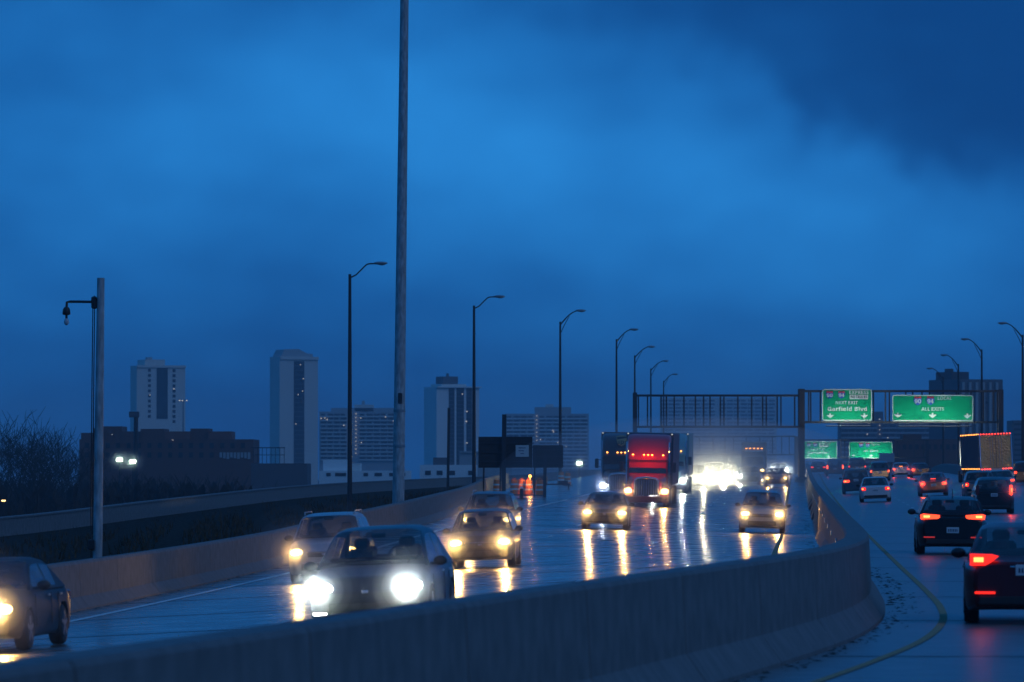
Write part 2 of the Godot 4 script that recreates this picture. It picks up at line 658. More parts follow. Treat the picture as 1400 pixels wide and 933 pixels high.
# ------------------------------------------------------------------ walls
# profile: points (sideways, up) round the section; swept along a line of (x, y, d)
func sweep(profile: Array, place: Callable, d0: float, d1: float, step: float) -> Geo:
	var g := Geo.new()
	var k := maxi(1, int(ceil((d1 - d0) / step)))
	var pts := []
	for i in k + 1:
		var d := lerpf(d0, d1, float(i) / k)
		var p: Vector3 = place.call(d)
		var row := []
		for q in profile:
			row.append(p + Vector3(q[0], q[1], 0))
		pts.append(row)
	var c := Vector2.ZERO
	for q in profile:
		c += Vector2(q[0], q[1]) / profile.size()
	var m := profile.size()
	for j in m:
		var j2 := (j + 1) % m
		var mid := Vector2((profile[j][0] + profile[j2][0]) * 0.5, (profile[j][1] + profile[j2][1]) * 0.5) - c
		var e := Vector2(profile[j2][0] - profile[j][0], profile[j2][1] - profile[j][1])
		var nn := Vector2(e.y, -e.x)
		if nn.dot(mid) < 0: nn = -nn
		for i in k:
			g.quad(pts[i][j], pts[i][j2], pts[i + 1][j2], pts[i + 1][j], Vector3(nn.x, nn.y, 0))
	for e2 in [0, k]:
		var poly := PackedVector2Array()
		for q in profile: poly.append(Vector2(q[0], q[1]))
		var t := Geometry2D.triangulate_polygon(poly)
		for i in range(0, t.size(), 3):
			g.tri(pts[e2][t[i]], pts[e2][t[i + 1]], pts[e2][t[i + 2]], Vector3(0, 0, 1 if e2 == 0 else -1))
	return g


func walls() -> void:
	var jersey := [[-0.44, -0.05], [-0.44, 0.05], [-0.24, 0.36], [-0.20, 1.16], [-0.17, 1.2], [0.17, 1.2], [0.20, 1.16], [0.24, 0.36], [0.46, 0.05], [0.46, -0.05]]
	var b := thing("concrete_barrier", "curving concrete barrier between the express lanes and the local lanes", "barrier")
	var place := func(d: float) -> Vector3: return Vector3(median_x(d), minf(table(RISE_MEDIAN, d), table(RISE_LOCAL, d)), -d)
	var tall := func(dd: float) -> Vector3: return Vector3(median_x(dd), table(RISE_LOCAL, dd), -dd)
	var d := 16.0
	while d < 640:
		var l := 6.1 if d < 140 else 12.2
		# the base reaches down to whichever carriageway is lower
		var drop: float = table(RISE_MEDIAN, d + l * 0.5) - table(RISE_LOCAL, d + l * 0.5)
		var prof := []
		for q in jersey:
			var y: float = q[1]
			if q[0] < 0 and y < 0.4: y += minf(drop, 0.0) + maxf(drop, 0.0)
			if y < 0.0: y -= 0.25
			prof.append([q[0], y])
		put("wall_segment", sweep(prof, tall, d, d + l - 0.045, 1.6 if d < 100 else 4.0), M.concrete, b)
		d += l
	for k in 14:
		var dd := 92.0 + k * 14.0
		var g := Geo.new()
		g.cbox(Vector3(median_x(dd) - 0.235, table(RISE_LOCAL, dd) + 0.78, -dd), Vector3(0.03, 0.12, 0.10), 0.008)
		put("reflector", g, M.tape, b)
	var low := [[-0.30, -0.4], [-0.26, 0.98], [-0.22, 1.04], [-0.02, 1.04], [0.02, 0.98], [0.05, 0.28], [0.24, 0.05], [0.24, -0.05]]
	var w := thing("roadside_wall", "low concrete wall along the outer edge of the express lanes", "wall")
	d = 74.0
	while d < 372:
		var l2 := 6.1 if d < 200 else 12.2
		put("wall_segment", sweep(low, func(q: float) -> Vector3: return Vector3(median_x(q) - width(q), table(RISE_EDGE, q), -q), d, d + l2 - 0.03, 3.0), M.concrete, w)
		d += l2
	var w2 := thing("roadside_wall", "low concrete wall beside the far express lanes under the empty sign gantry", "wall")
	d = 392.0
	while d < 640:
		put("wall_segment", sweep(low, func(q: float) -> Vector3: return Vector3(median_x(q) - 14.9, ground_y(median_x(q) - 14.9, q), -q), d, d + 12.2 - 0.03, 6.0), M.concrete_old, w2)
		d += 12.2
	var par := [[-0.18, -0.6], [-0.18, 0.98], [-0.24, 0.98], [-0.24, 1.07], [0.24, 1.07], [0.24, 0.98], [0.18, 0.98], [0.18, -0.6]]
	var p := thing("ramp_parapet", "long concrete parapet of the ramp beyond the dark verge", "wall")
	d = 150.0
	while d < 980:
		put("wall_segment", sweep(par, func(q: float) -> Vector3: return Vector3(table(PARAPET_X, q), table(PARAPET_TOP, q) - 1.07, -q), d, d + 16.0 - 0.03, 8.0), M.concrete_old, p)
		d += 16.0
	var r := thing("concrete_parapet", "concrete parapet along the outer edge of the local lanes beyond the tail lights", "wall")
	d = 100.0
	while d < 640:
		put("wall_segment", sweep(low, func(q: float) -> Vector3: return Vector3(median_x(q) + LOCAL_W + 0.15, ground_y(median_x(q) + LOCAL_W, q), -q), d, d + 12.2 - 0.03, 6.0), M.concrete_old, r)
		d += 12.2


# ------------------------------------------------------------------ vehicles
# local axes: +z is the front, y up, origin on the ground in the middle
const KINDS := {
	"sedan": {"L": 4.80, "W": 1.84, "H": 1.46, "belt": 0.96, "nose": 0.64, "hood": 0.80, "cowl": 0.98, "deck": 1.00, "tail": 0.93, "zc": 1.10, "zrf": 0.30, "zrr": -1.00, "zd": -1.78, "wr": 0.33, "fa": 0.92, "ra": 1.08, "split": -0.35},
	"suv": {"L": 4.65, "W": 1.88, "H": 1.72, "belt": 1.08, "nose": 0.74, "hood": 0.98, "cowl": 1.10, "deck": 1.06, "tail": 1.02, "zc": 1.05, "zrf": 0.48, "zrr": -1.92, "zd": -2.24, "wr": 0.36, "fa": 0.92, "ra": 1.00, "split": -0.30},
	"crossover": {"L": 4.70, "W": 1.92, "H": 1.66, "belt": 1.03, "nose": 0.68, "hood": 0.88, "cowl": 1.05, "deck": 1.10, "tail": 1.04, "zc": 1.35, "zrf": 0.35, "zrr": -1.05, "zd": -2.05, "wr": 0.36, "fa": 0.88, "ra": 0.98, "split": -0.30},
	"hatch": {"L": 4.30, "W": 1.80, "H": 1.55, "belt": 0.98, "nose": 0.66, "hood": 0.88, "cowl": 1.00, "deck": 1.00, "tail": 0.96, "zc": 1.05, "zrf": 0.35, "zrr": -1.60, "zd": -2.02, "wr": 0.33, "fa": 0.86, "ra": 0.85, "split": -0.25},
	"minivan": {"L": 5.10, "W": 1.98, "H": 1.78, "belt": 1.08, "nose": 0.68, "hood": 0.92, "cowl": 1.08, "deck": 1.06, "tail": 1.02, "zc": 1.75, "zrf": 0.85, "zrr": -2.20, "zd": -2.45, "wr": 0.34, "fa": 0.95, "ra": 1.05, "split": 0.0},
}
const SECTION := [[0.0, 1.0], [0.40, 0.997], [0.72, 0.982], [0.87, 0.945], [0.945, 0.88], [0.98, 0.78], [1.0, 0.62], [0.997, 0.45], [0.985, 0.25], [0.965, 0.08], [0.93, 0.0]]
const ROOF := [[0.0, 0.0, 1.0], [0.22, 0.42, 0.997], [0.38, 0.76, 0.982], [0.46, 0.92, 0.945], [0.52, 1.0, 0.86], [1.0, 2.0, 0.0]]


func body_half(s: Dictionary, z: float) -> float:
	var e := clampf((absf(z) - (s.L * 0.5 - 0.75)) / 0.75, 0.0, 1.0)
	return s.W * 0.5 * (1.0 - 0.15 * pow(e, 2.4))


func body_top(s: Dictionary, z: float) -> float:
	var t := [[-s.L * 0.5, s.tail], [s.zd, s.deck], [s.zc, s.cowl], [s.L * 0.5 - 0.22, s.hood], [s.L * 0.5, s.nose]]
	for i in range(1, t.size()):
		if z <= t[i][0]:
			var u: float = (z - t[i - 1][0]) / (t[i][0] - t[i - 1][0])
			if i == 4: u = u * u
			if i == 3: u = pow(u, 1.5)
			return lerpf(t[i - 1][1], t[i][1], u)
	return s.nose


func arch(s: Dictionary, z: float) -> float:
	var y := 0.0
	for a in [s.L * 0.5 - s.fa, -s.L * 0.5 + s.ra]:
		var r: float = s.wr + 0.06
		var q: float = r * r - (z - a) * (z - a)
		if q > 0.0: y = maxf(y, s.wr + sqrt(q))
	return y


func body_shell(s: Dictionary) -> Geo:
	var zs := []
	var half: float = s.L * 0.5
	for i in 33: zs.append(lerpf(-half, half, i / 32.0))
	for a in [half - s.fa, -half + s.ra]:
		for k in 9:
			zs.append(a + (s.wr + 0.06) * sin(-PI / 2 + PI * k / 8.0) * 0.999)
	zs.sort()
	var rows := []
	for z in zs: rows.append(ring(s, z, 1.0, 0.0))
	rows.push_front(ring(s, -half, 0.965, -0.035))
	rows.push_front(ring(s, -half, 0.86, -0.055))
	rows.append(ring(s, half, 0.955, 0.035))
	rows.append(ring(s, half, 0.82, 0.055))
	var g := Geo.new()
	g.grid(rows, -1.0, true)
	for e in [0, rows.size() - 1]:
		var c := Vector3.ZERO
		for p in rows[e]: c += p / rows[e].size()
		for j in rows[e].size() - 1:
			g.tri(c, rows[e][j], rows[e][j + 1], Vector3(0, 0, -1 if e == 0 else 1))
	return g


func ring(s: Dictionary, z: float, shrink: float, dz: float) -> Array:
	var w := body_half(s, z)
	var t := body_top(s, z)
	var up: float = clampf((absf(z) - (s.L * 0.5 - 0.5)) / 0.5, 0, 1)
	var b: float = 0.20 + 0.06 * up * up
	var lift := arch(s, z)
	var pts := []
	for q in SECTION:
		var y: float = b + (t - b) * q[1]
		if q[0] > 0.9 and q[1] < 0.6: y = maxf(y, minf(lift, t - 0.12))
		pts.append(Vector3(q[0] * w, y, z))
	var base: float = maxf(b, minf(lift, t - 0.12))
	pts.append(Vector3(0.5 * w, base + 0.01, z))
	pts.append(Vector3(0, base + 0.012, z))
	var out := []
	for i in range(pts.size() - 1, -1, -1): out.append(Vector3(-pts[i].x, pts[i].y, z))
	for i in range(1, pts.size()): out.append(pts[i])
	var mid := (t + b) * 0.5
	for i in out.size():
		out[i] = Vector3(out[i].x * lerpf(1.0, shrink, 0.6), mid + (out[i].y - mid) * shrink, z + dz)
	return out


func roof_y(s: Dictionary, z: float) -> float:
	var b0: float = s.belt - 0.03
	var mid: float = (s.zrf + s.zrr) * 0.5
	var t := [[s.zd - 0.02, b0], [lerpf(s.zd, s.zrr, 0.8), lerpf(b0, s.H - 0.05, 0.84)], [s.zrr, s.H - 0.045], [mid, s.H], [s.zrf, s.H - 0.035], [lerpf(s.zc, s.zrf, 0.8), lerpf(b0, s.H - 0.035, 0.85)], [s.zc + 0.02, b0]]
	for i in range(1, t.size()):
		if z <= t[i][0]:
			var u: float = (z - t[i - 1][0]) / (t[i][0] - t[i - 1][0])
			if i == 3: u = 1 - (1 - u) * (1 - u)
			if i == 4: u = u * u
			return lerpf(t[i - 1][1], t[i][1], clampf(u, 0, 1))
	return b0


func cabin_point(s: Dictionary, z: float, q: float) -> Vector3:
	var r := roof_y(s, z)
	var b0: float = s.belt - 0.03
	var wb: float = s.W * 0.5 * 0.945
	var wt: float = lerpf(wb, s.W * 0.5 * 0.735, clampf((r - b0) / (s.H - b0), 0, 1))
	var a := absf(q)
	for i in range(1, ROOF.size()):
		if a <= ROOF[i][0] + 1e-6:
			var u: float = (a - ROOF[i - 1][0]) / (ROOF[i][0] - ROOF[i - 1][0])
			var x0: float = ROOF[i - 1][1] * wt
			var x1: float = wb if i == ROOF.size() - 1 else ROOF[i][1] * wt
			return Vector3(signf(q) * lerpf(x0, x1, u), b0 + (r - b0) * lerpf(ROOF[i - 1][2], ROOF[i][2], u), z)
	return Vector3(signf(q) * wb, b0, z)


func cabin_patch(s: Dictionary, z0: float, z1: float, q0: float, q1: float, nz: int, nq: int, lift: float) -> Geo:
	if q0 > q1:
		var sw := q0
		q0 = q1
		q1 = sw
	var rows := []
	for i in nz + 1:
		var z := lerpf(z0, z1, float(i) / nz)
		var row := []
		for j in nq + 1:
			var q := lerpf(q0, q1, float(j) / nq)
			var p := cabin_point(s, z, q)
			if lift > 0.0:
				var a := cabin_point(s, z + 0.02, q) - cabin_point(s, z - 0.02, q)
				var b := cabin_point(s, z, minf(q + 0.02, 1.0)) - cabin_point(s, z, maxf(q - 0.02, -1.0))
				var nn := a.cross(b).normalized()
				if nn.dot(p - Vector3(0, 0.7, clampf(z, s.zrr * 0.6, s.zrf * 0.4))) < 0: nn = -nn
				p += nn * lift
			row.append(p)
		rows.append(row)
	var g := Geo.new()
	g.grid(rows, -1.0)
	return g


func wheel(root: Node3D, at_: Vector3, r: float, w: float) -> void:
	var g := Geo.new()
	var path := []
	var rad := []
	for q in [[-0.5, 0.66], [-0.499, 0.90], [-0.38, 0.985], [0.0, 1.0], [0.38, 0.985], [0.499, 0.90], [0.5, 0.66]]:
		path.append(Vector3(q[0] * w, 0, 0))
		rad.append(q[1] * r)
	g.tube(path, rad, 20, true)
	var t := put("wheel", g, M.rubber, root)
	t.position = at_
	var o := signf(at_.x)
	var h := Geo.new()
	h.tube([Vector3(o * w * 0.44, 0, 0), Vector3(o * w * 0.505, 0, 0), Vector3(o * w * 0.52, 0, 0)], [r * 0.66, r * 0.66, r * 0.60], 20, true)
	put("rim", h, M.black, t)
	h = Geo.new()
	for k in 5:
		var a := TAU * k / 5
		h.box(Vector3(o * w * 0.53, cos(a) * r * 0.32, sin(a) * r * 0.32), Vector3(0.012, r * 0.62, 0.06), Basis(Vector3.RIGHT, a))
	put("spokes", h, M.rim, t)


func beam(root: Node3D, at_: Vector3, power: float, color: Color, size: float, back := false, angle := 17.0) -> void:
	var s := SpotLight3D.new()
	s.name = "tail_beam" if back else "head_beam"
	root.add_child(s, true)
	s.position = at_
	s.rotation = Vector3(0, 0, 0) if back else Vector3(deg_to_rad(-0.8), PI, 0)
	s.spot_angle = angle
	s.spot_range = 400.0
	s.spot_attenuation = 2.0
	s.light_energy = power
	s.light_size = size
	s.light_color = color
	s.shadow_enabled = true


# spray from the wet road, thickest about the nose of the vehicle and thinning outwards
func mist(t: Node3D, spots: Array, reach: float, whose: String) -> void:
	var o := thing("road_spray", "thin pale spray hanging about the lamps of the " + whose.replace("_", " "), "spray")
	o.set_meta("kind", "stuff")
	o.transform = t.transform
	for at_ in spots:
		for k in SHELLS.size():
			var r: float = SHELLS[k][0] * reach
			var f := FogVolume.new()
			f.name = "mist"
			o.add_child(f, true)
			f.shape = RenderingServer.FOG_VOLUME_SHAPE_ELLIPSOID
			f.size = Vector3(r * 2.0, r * 1.8, r * 2.4)
			f.position = at_ + Vector3(0, 0, 0.28 * reach + 0.02 * k)
			var key := "mist_%d_%d" % [k, int(reach * 100)]
			if not M.has(key):
				var m := FogMaterial.new()
				m.density = SHELLS[k][1] / reach
				m.albedo = Color(0.95, 0.97, 1.0)
				M[key] = m
			f.material = M[key]


const SHELLS := [[0.20, 0.42], [0.32, 0.25], [0.46, 0.125], [0.62, 0.064], [0.82, 0.032], [1.05, 0.016]]


func seat_on_road(t: Node3D, px: float, d: float, toward: bool, yaw := 0.0) -> void:
	var p := on_road(px, d)
	var k := heading(d)
	var f := (Vector3(-k, 0, 1) if toward else Vector3(k, 0, -1)).normalized().rotated(Vector3.UP, yaw)
	var r := Vector3.UP.cross(f).normalized()
	var ya := ground_y(p.x + f.x * 1.4, d - f.z * 1.4)
	var yb := ground_y(p.x - f.x * 1.4, d + f.z * 1.4)
	var yc := ground_y(p.x + r.x * 0.8, d - r.z * 0.8)
	var yd := ground_y(p.x - r.x * 0.8, d + r.z * 0.8)
	f = Vector3(f.x, (ya - yb) / 2.8, f.z).normalized()
	r = Vector3(r.x, (yc - yd) / 1.6, r.z).normalized()
	var u := f.cross(r).normalized()
	r = u.cross(f).normalized()
	t.transform = Transform3D(Basis(r, u, f), Vector3(p.x, (ya + yb + yc + yd) * 0.25, -d))


# o: toward, kind, paint, and the lamps that are lit
func car(called: String, label: String, px: float, d: float, o: Dictionary) -> Node3D:
	var toward: bool = o.toward
	var s: Dictionary = KINDS[o.kind].duplicate()
	for k in ["L", "W", "H"]:
		if o.has(k): s[k] = o[k]
	var t := thing(called, label, o.get("category", "car"))
	seat_on_road(t, px, d, toward, o.get("yaw", 0.0))
	var half: float = s.L * 0.5
	var hw: float = s.W * 0.5
	put("body", body_shell(s), o.paint, t)
	var cab := Geo.new()
	var q0: float = s.zrr * 0.92 - 0.12
	var pieces := [[s.zrr - 0.04, s.zrf + 0.05, -0.57, 0.57, 8, 14]]
	for sd in [-1.0, 1.0]:
		pieces.append([s.zrf + 0.03, s.zc + 0.02, sd * 0.475, sd * 0.58, 8, 2])
		pieces.append([s.zd - 0.02, s.zrr - 0.02, sd * 0.46, sd * 0.58, 6, 2])
		pieces.append([s.zd - 0.02, s.zc + 0.02, sd * 0.94, sd * 1.0, 12, 1])
		pieces.append([s.zd - 0.02, q0 + 0.02, sd * 0.56, sd * 0.95, 5, 3])
		pieces.append([s.split - 0.06, s.split + 0.06, sd * 0.56, sd * 0.95, 1, 3])
		pieces.append([s.zc - 0.24, s.zc + 0.02, sd * 0.56, sd * 0.95, 2, 3])
	pieces.append([s.zd - 0.02, s.zd + 0.05, -0.47, 0.47, 1, 8])
	for q in pieces:
		var pc := cabin_patch(s, q[0], q[1], q[2], q[3], q[4], q[5], 0.004)
		var k0 := cab.v.size()
		cab.v.append_array(pc.v)
		cab.n.append_array(pc.n)
		cab.uv.append_array(pc.uv)
		for ii in pc.ix: cab.ix.append(ii + k0)
	put("cabin", cab, o.paint, t)
	var inn := Geo.new()
	var fl: float = maxf(s.belt, maxf(s.cowl, s.deck)) + 0.012
	inn.box(Vector3(0, fl, (s.zc - 0.12 + s.zd + 0.10) * 0.5), Vector3(s.W * 0.86, 0.01, s.zc - s.zd - 0.24))
	for sd in [-0.37, 0.37]:
		inn.cbox(Vector3(sd, fl + 0.09, s.split + 0.02), Vector3(0.46, 0.20, 0.13), 0.05)
		inn.cbox(Vector3(sd, fl + 0.27, s.split + 0.0), Vector3(0.26, 0.17, 0.10), 0.04)
		inn.cbox(Vector3(sd, fl + 0.14, s.split - 0.95), Vector3(0.25, 0.17, 0.10), 0.04)
	inn.cbox(Vector3(0, fl + 0.03, s.split - 0.97), Vector3(1.25, 0.10, 0.14), 0.04)
	inn.cbox(Vector3(0, fl + 0.03, s.zc - 0.34), Vector3(s.W * 0.74, 0.07, 0.30), 0.03)
	var ringp := []
	var ringr := []
	for kk in 13:
		ringp.append(Vector3(0.37 + cos(TAU * kk / 12) * 0.18, fl + 0.05 + sin(TAU * kk / 12) * 0.17, s.zc - 0.55 - sin(TAU * kk / 12) * 0.06))
		ringr.append(0.016)
	inn.tube(ringp, ringr, 5, false)
	inn.cbox(Vector3(0, s.H - 0.15, s.zrf + 0.06), Vector3(0.24, 0.07, 0.03), 0.02)
	put("interior", inn, M.trim, t)
	put("windshield", cabin_patch(s, s.zrf + 0.05, s.zc - 0.02, -0.485, 0.485, 8, 10, 0.008), M.pane, t)
	put("rear_window", cabin_patch(s, s.zd + 0.03, s.zrr - 0.04, -0.47, 0.47, 6, 10, 0.008), M.pane, t)
	for sd in [-1.0, 1.0]:
		put("side_window", cabin_patch(s, s.split + 0.05, s.zc - 0.22, sd * 0.57, sd * 0.95, 7, 3, 0.008), M.pane, t)
		put("side_window", cabin_patch(s, s.zrr * 0.92 - 0.12, s.split - 0.05, sd * 0.57, sd * 0.95, 6, 3, 0.008), M.pane, t)
		var mg := Geo.new()
		mg.ball(Vector3(sd * (hw + 0.09), s.belt + 0.04, s.zc - 0.38), Vector3(0.115, 0.08, 0.07), 10, 6)
		mg.box(Vector3(sd * (hw - 0.02), s.belt + 0.0, s.zc - 0.36), Vector3(0.12, 0.04, 0.05))
		put("mirror", mg, M.black, t)
		for a in [half - s.fa, -half + s.ra]:
			wheel(t, Vector3(sd * (hw - 0.115), s.wr, a), s.wr, 0.22)
		for hz in [s.split + 0.25, s.split - 0.75]:
			var hg := Geo.new()
			hg.cbox(Vector3(sd * (hw + 0.008), s.belt - 0.13, hz), Vector3(0.03, 0.035, 0.17), 0.01)
			put("door_handle", hg, M.rim, t)
	if d < 95.0:
		for sd in [-1.0, 1.0]:
			for hz in [s.zc - 0.15, s.split + 0.02, -half + s.ra + 0.42]:
				var sg := Geo.new()
				sg.box(Vector3(sd * (hw - 0.003), 0.62, hz), Vector3(0.012, 0.50, 0.012))
				put("door_seam", sg, M.trim, t)
	if o.get("rails", false):
		for sd in [-1.0, 1.0]:
			var rg := Geo.new()
			rg.tube([Vector3(sd * hw * 0.66, s.H - 0.04, s.zrf - 0.15), Vector3(sd * hw * 0.68, s.H + 0.03, s.zrf - 0.35), Vector3(sd * hw * 0.68, s.H + 0.03, s.zrr + 0.3), Vector3(sd * hw * 0.66, s.H - 0.04, s.zrr + 0.1)], [0.018, 0.018, 0.018, 0.018], 6)
			put("roof_rail", rg, M.galv, t)
	# front face
	var zf := half + 0.045
	var fg := Geo.new()
	fg.cbox(Vector3(0, 0.40, half + 0.02), Vector3(hw * 1.25, 0.20, 0.10), 0.03)
	put("lower_grille", fg, M.trim, t)
	if not o.get("plain_nose", false):
		fg = Geo.new()
		fg.cbox(Vector3(0, s.nose - 0.05, half + 0.005), Vector3(hw * 0.9, 0.14, 0.12), 0.03)
		put("grille", fg, M.black, t)
		fg = Geo.new()
		fg.cbox(Vector3(0, s.nose + 0.035, half + 0.0), Vector3(hw * 0.9, 0.025, 0.125), 0.008)
		put("grille_bar", fg, M.chrome, t)
	fg = Geo.new()
	fg.cbox(Vector3(0, s.nose - 0.03, half + 0.068), Vector3(0.10, 0.05, 0.02), 0.008)
	put("badge", fg, M.chrome, t)
	if toward:
		for sd in [-1.0, 1.0]:
			var wg := Geo.new()
			wg.box(Vector3(sd * 0.25, s.belt + 0.045, s.zc - 0.02), Vector3(0.52, 0.015, 0.02), Basis(Vector3(0, 0, 1), sd * 0.05))
			put("wiper", wg, M.black, t)
	# head lamps
	var hx: float = hw - 0.25
	var hy: float = s.nose + 0.03
	for sd in [-1.0, 1.0]:
		var lit: bool = o.has("head") and not (o.get("one_eyed", 0.0) == sd)
		var lg := Geo.new()
		var ls: float = o.get("lens", 1.0)
		lg.ball(Vector3(sd * hx, hy, half - 0.03), Vector3(0.155 * ls, 0.085 * ls, 0.10), 14, 8)
		put("headlight", lg, o.head if lit else M.lens_dead, t)
		if lit:
			beam(t, Vector3(sd * hx, hy, half + 0.09), o.get("power", 8.0), o.get("glow", Color(1, 0.80, 0.52)), 0.07, false, o.get("beam_angle", 17.0))
			if toward and o.get("spill", 7.0) > 0.0:
				beam(t, Vector3(sd * hx, hy, half + 0.085), o.get("spill", 7.0), o.get("glow", Color(1, 0.80, 0.52)), 0.07, false, o.get("spill_angle", 52.0))

		if o.has("fog"):
			lg = Geo.new()
			lg.cbox(Vector3(sd * (hx + 0.02), 0.33, half + 0.03), Vector3(0.22, 0.035, 0.06), 0.012)
			put("fog_light", lg, o.fog, t)
	if toward and o.has("head"):
		var spots := []
		for sd in [-1.0, 1.0]:
			if o.get("one_eyed", 0.0) != sd: spots.append(Vector3(sd * hx, hy, half + 0.05))
		mist(t, spots, o.get("reach", 1.3), called)
	# rear face
	var zr := -half - 0.045
	var pg := Geo.new()
	var py: float = o.get("plate_y", s.tail - 0.22)
	pg.cbox(Vector3(0, py, zr - 0.012), Vector3(0.33, 0.16, 0.02), 0.006)
	var pl := put("license_plate", pg, M.plate, t)
	pg = Geo.new()
	for k in 6:
		pg.box(Vector3(-0.11 + k * 0.044, py - 0.005, zr - 0.0235), Vector3(0.026, 0.07, 0.003))
	put("lettering", pg, M.print, pl)
	pg = Geo.new()
	pg.cbox(Vector3(0, 0.36, zr + 0.03), Vector3(hw * 1.55, 0.16, 0.10), 0.03)
	put("rear_bumper", pg, M.trim, t)
	pg = Geo.new()
	pg.cbox(Vector3(0, s.tail - 0.08, zr + 0.0), Vector3(0.5, 0.025, 0.03), 0.008)
	put("trunk_trim", pg, o.get("trim_mat", M.black), t)
	var ty: float = s.tail - (0.13 if o.kind in ["sedan"] else 0.10)
	var tl: Array = o.get("tail_size", [0.36, 0.13])
	if o.has("tail_y"): ty = o.tail_y
	for sd in [-1.0, 1.0]:
		var lg2 := Geo.new()
		var x1: float = hw * 0.90
		var x0: float = x1 - tl[0]
		var hh: float = tl[1] * 0.5
		var zo := -half - 0.050
		var poly := PackedVector2Array()
		match o.get("tail_shape", "block"):
			"wedge": poly = PackedVector2Array([Vector2(sd * x1, ty - hh), Vector2(sd * x1, ty + hh), Vector2(sd * (x0 + 0.1), ty + hh * 0.9), Vector2(sd * x0, ty + hh * 0.6), Vector2(sd * (x0 + 0.12), ty - hh * 0.5), Vector2(sd * (x0 + 0.2), ty - hh)])
			"slim": poly = PackedVector2Array([Vector2(sd * x1, ty - hh), Vector2(sd * (x1 + 0.02), ty + hh * 0.6), Vector2(sd * (x1 - 0.06), ty + hh), Vector2(sd * x0, ty + hh * 0.55), Vector2(sd * x0, ty - hh * 0.35), Vector2(sd * (x0 + 0.06), ty - hh * 0.8)])
			_: poly = PackedVector2Array([Vector2(sd * x1, ty - hh * 0.8), Vector2(sd * x1, ty + hh * 0.7), Vector2(sd * (x1 - 0.04), ty + hh), Vector2(sd * (x0 + 0.03), ty + hh), Vector2(sd * x0, ty + hh * 0.6), Vector2(sd * x0, ty - hh * 0.7), Vector2(sd * (x0 + 0.04), ty - hh), Vector2(sd * (x1 - 0.04), ty - hh)])
		lg2.prism(poly, zo - 0.015, zo + 0.22)
		var lit2: bool = o.has("tail") and o.get("tail_dark", 0.0) != sd
		var tn := put("taillight", lg2, o.tail if lit2 else M.lens_tail, t)
		if lit2:
			lg2 = Geo.new()
			lg2.cbox(Vector3(sd * (x1 - tl[0] * 0.30), ty, zo - 0.018), Vector3(tl[0] * 0.34, hh * 0.8, 0.012), 0.004)
			put("bulb", lg2, M.tail_core if o.get("hot", false) else M.tail_hot, tn)
			if o.has("tail_mist"):
				beam(t, Vector3(sd * (x1 - tl[0] * 0.4), ty, zo - 0.06), o.tail_mist, Color(1, 0.28, 0.14), 0.08, true, 62.0)
				mist(t, [Vector3(sd * (x1 - tl[0] * 0.4), ty, zo - 0.1 - 0.56 * 0.9)], 0.9, called + " at the rear" if sd < 0 else called + " behind its other lamp")
			elif toward == false and d < 160.0:
				beam(t, Vector3(sd * (x1 - tl[0] * 0.4), ty, zo - 0.06), o.get("tail_power", 0.12) * 0.07, Color(1, 0.22, 0.12), 0.08, true, 60.0)
		if o.has("low_reflector"):
			lg2 = Geo.new()
			lg2.cbox(Vector3(sd * (x1 - 0.22), 0.47, zr - 0.025), Vector3(0.30, 0.035, 0.02), 0.008)
			put("rear_reflector", lg2, o.low_reflector, t)
	if o.has("brake"):
		var bg := Geo.new()
		bg.cbox(Vector3(0, lerpf(s.H, s.belt, 0.75 if o.kind == "sedan" else 0.06), s.zd + (0.10 if o.kind == "sedan" else 0.12)), Vector3(0.34, 0.035, 0.05), 0.01)
		put("brake_light", bg, o.brake, t)
	if o.get("antenna", false):
		var ag := Geo.new()
		ag.tube([Vector3(0.0, s.H - 0.05, s.zrr + 0.2), Vector3(0, s.H + 0.2, s.zrr - 0.02)], [0.012, 0.006], 6)
		put("antenna", ag, M.black, t)
	return t


func truck_wheels(t: Node3D, zs: Array, hw: float) -> void:
	for z in zs:
		for sd in [-1.0, 1.0]:
			wheel(t, Vector3(sd * (hw - 0.16), 0.5, z), 0.5, 0.30)


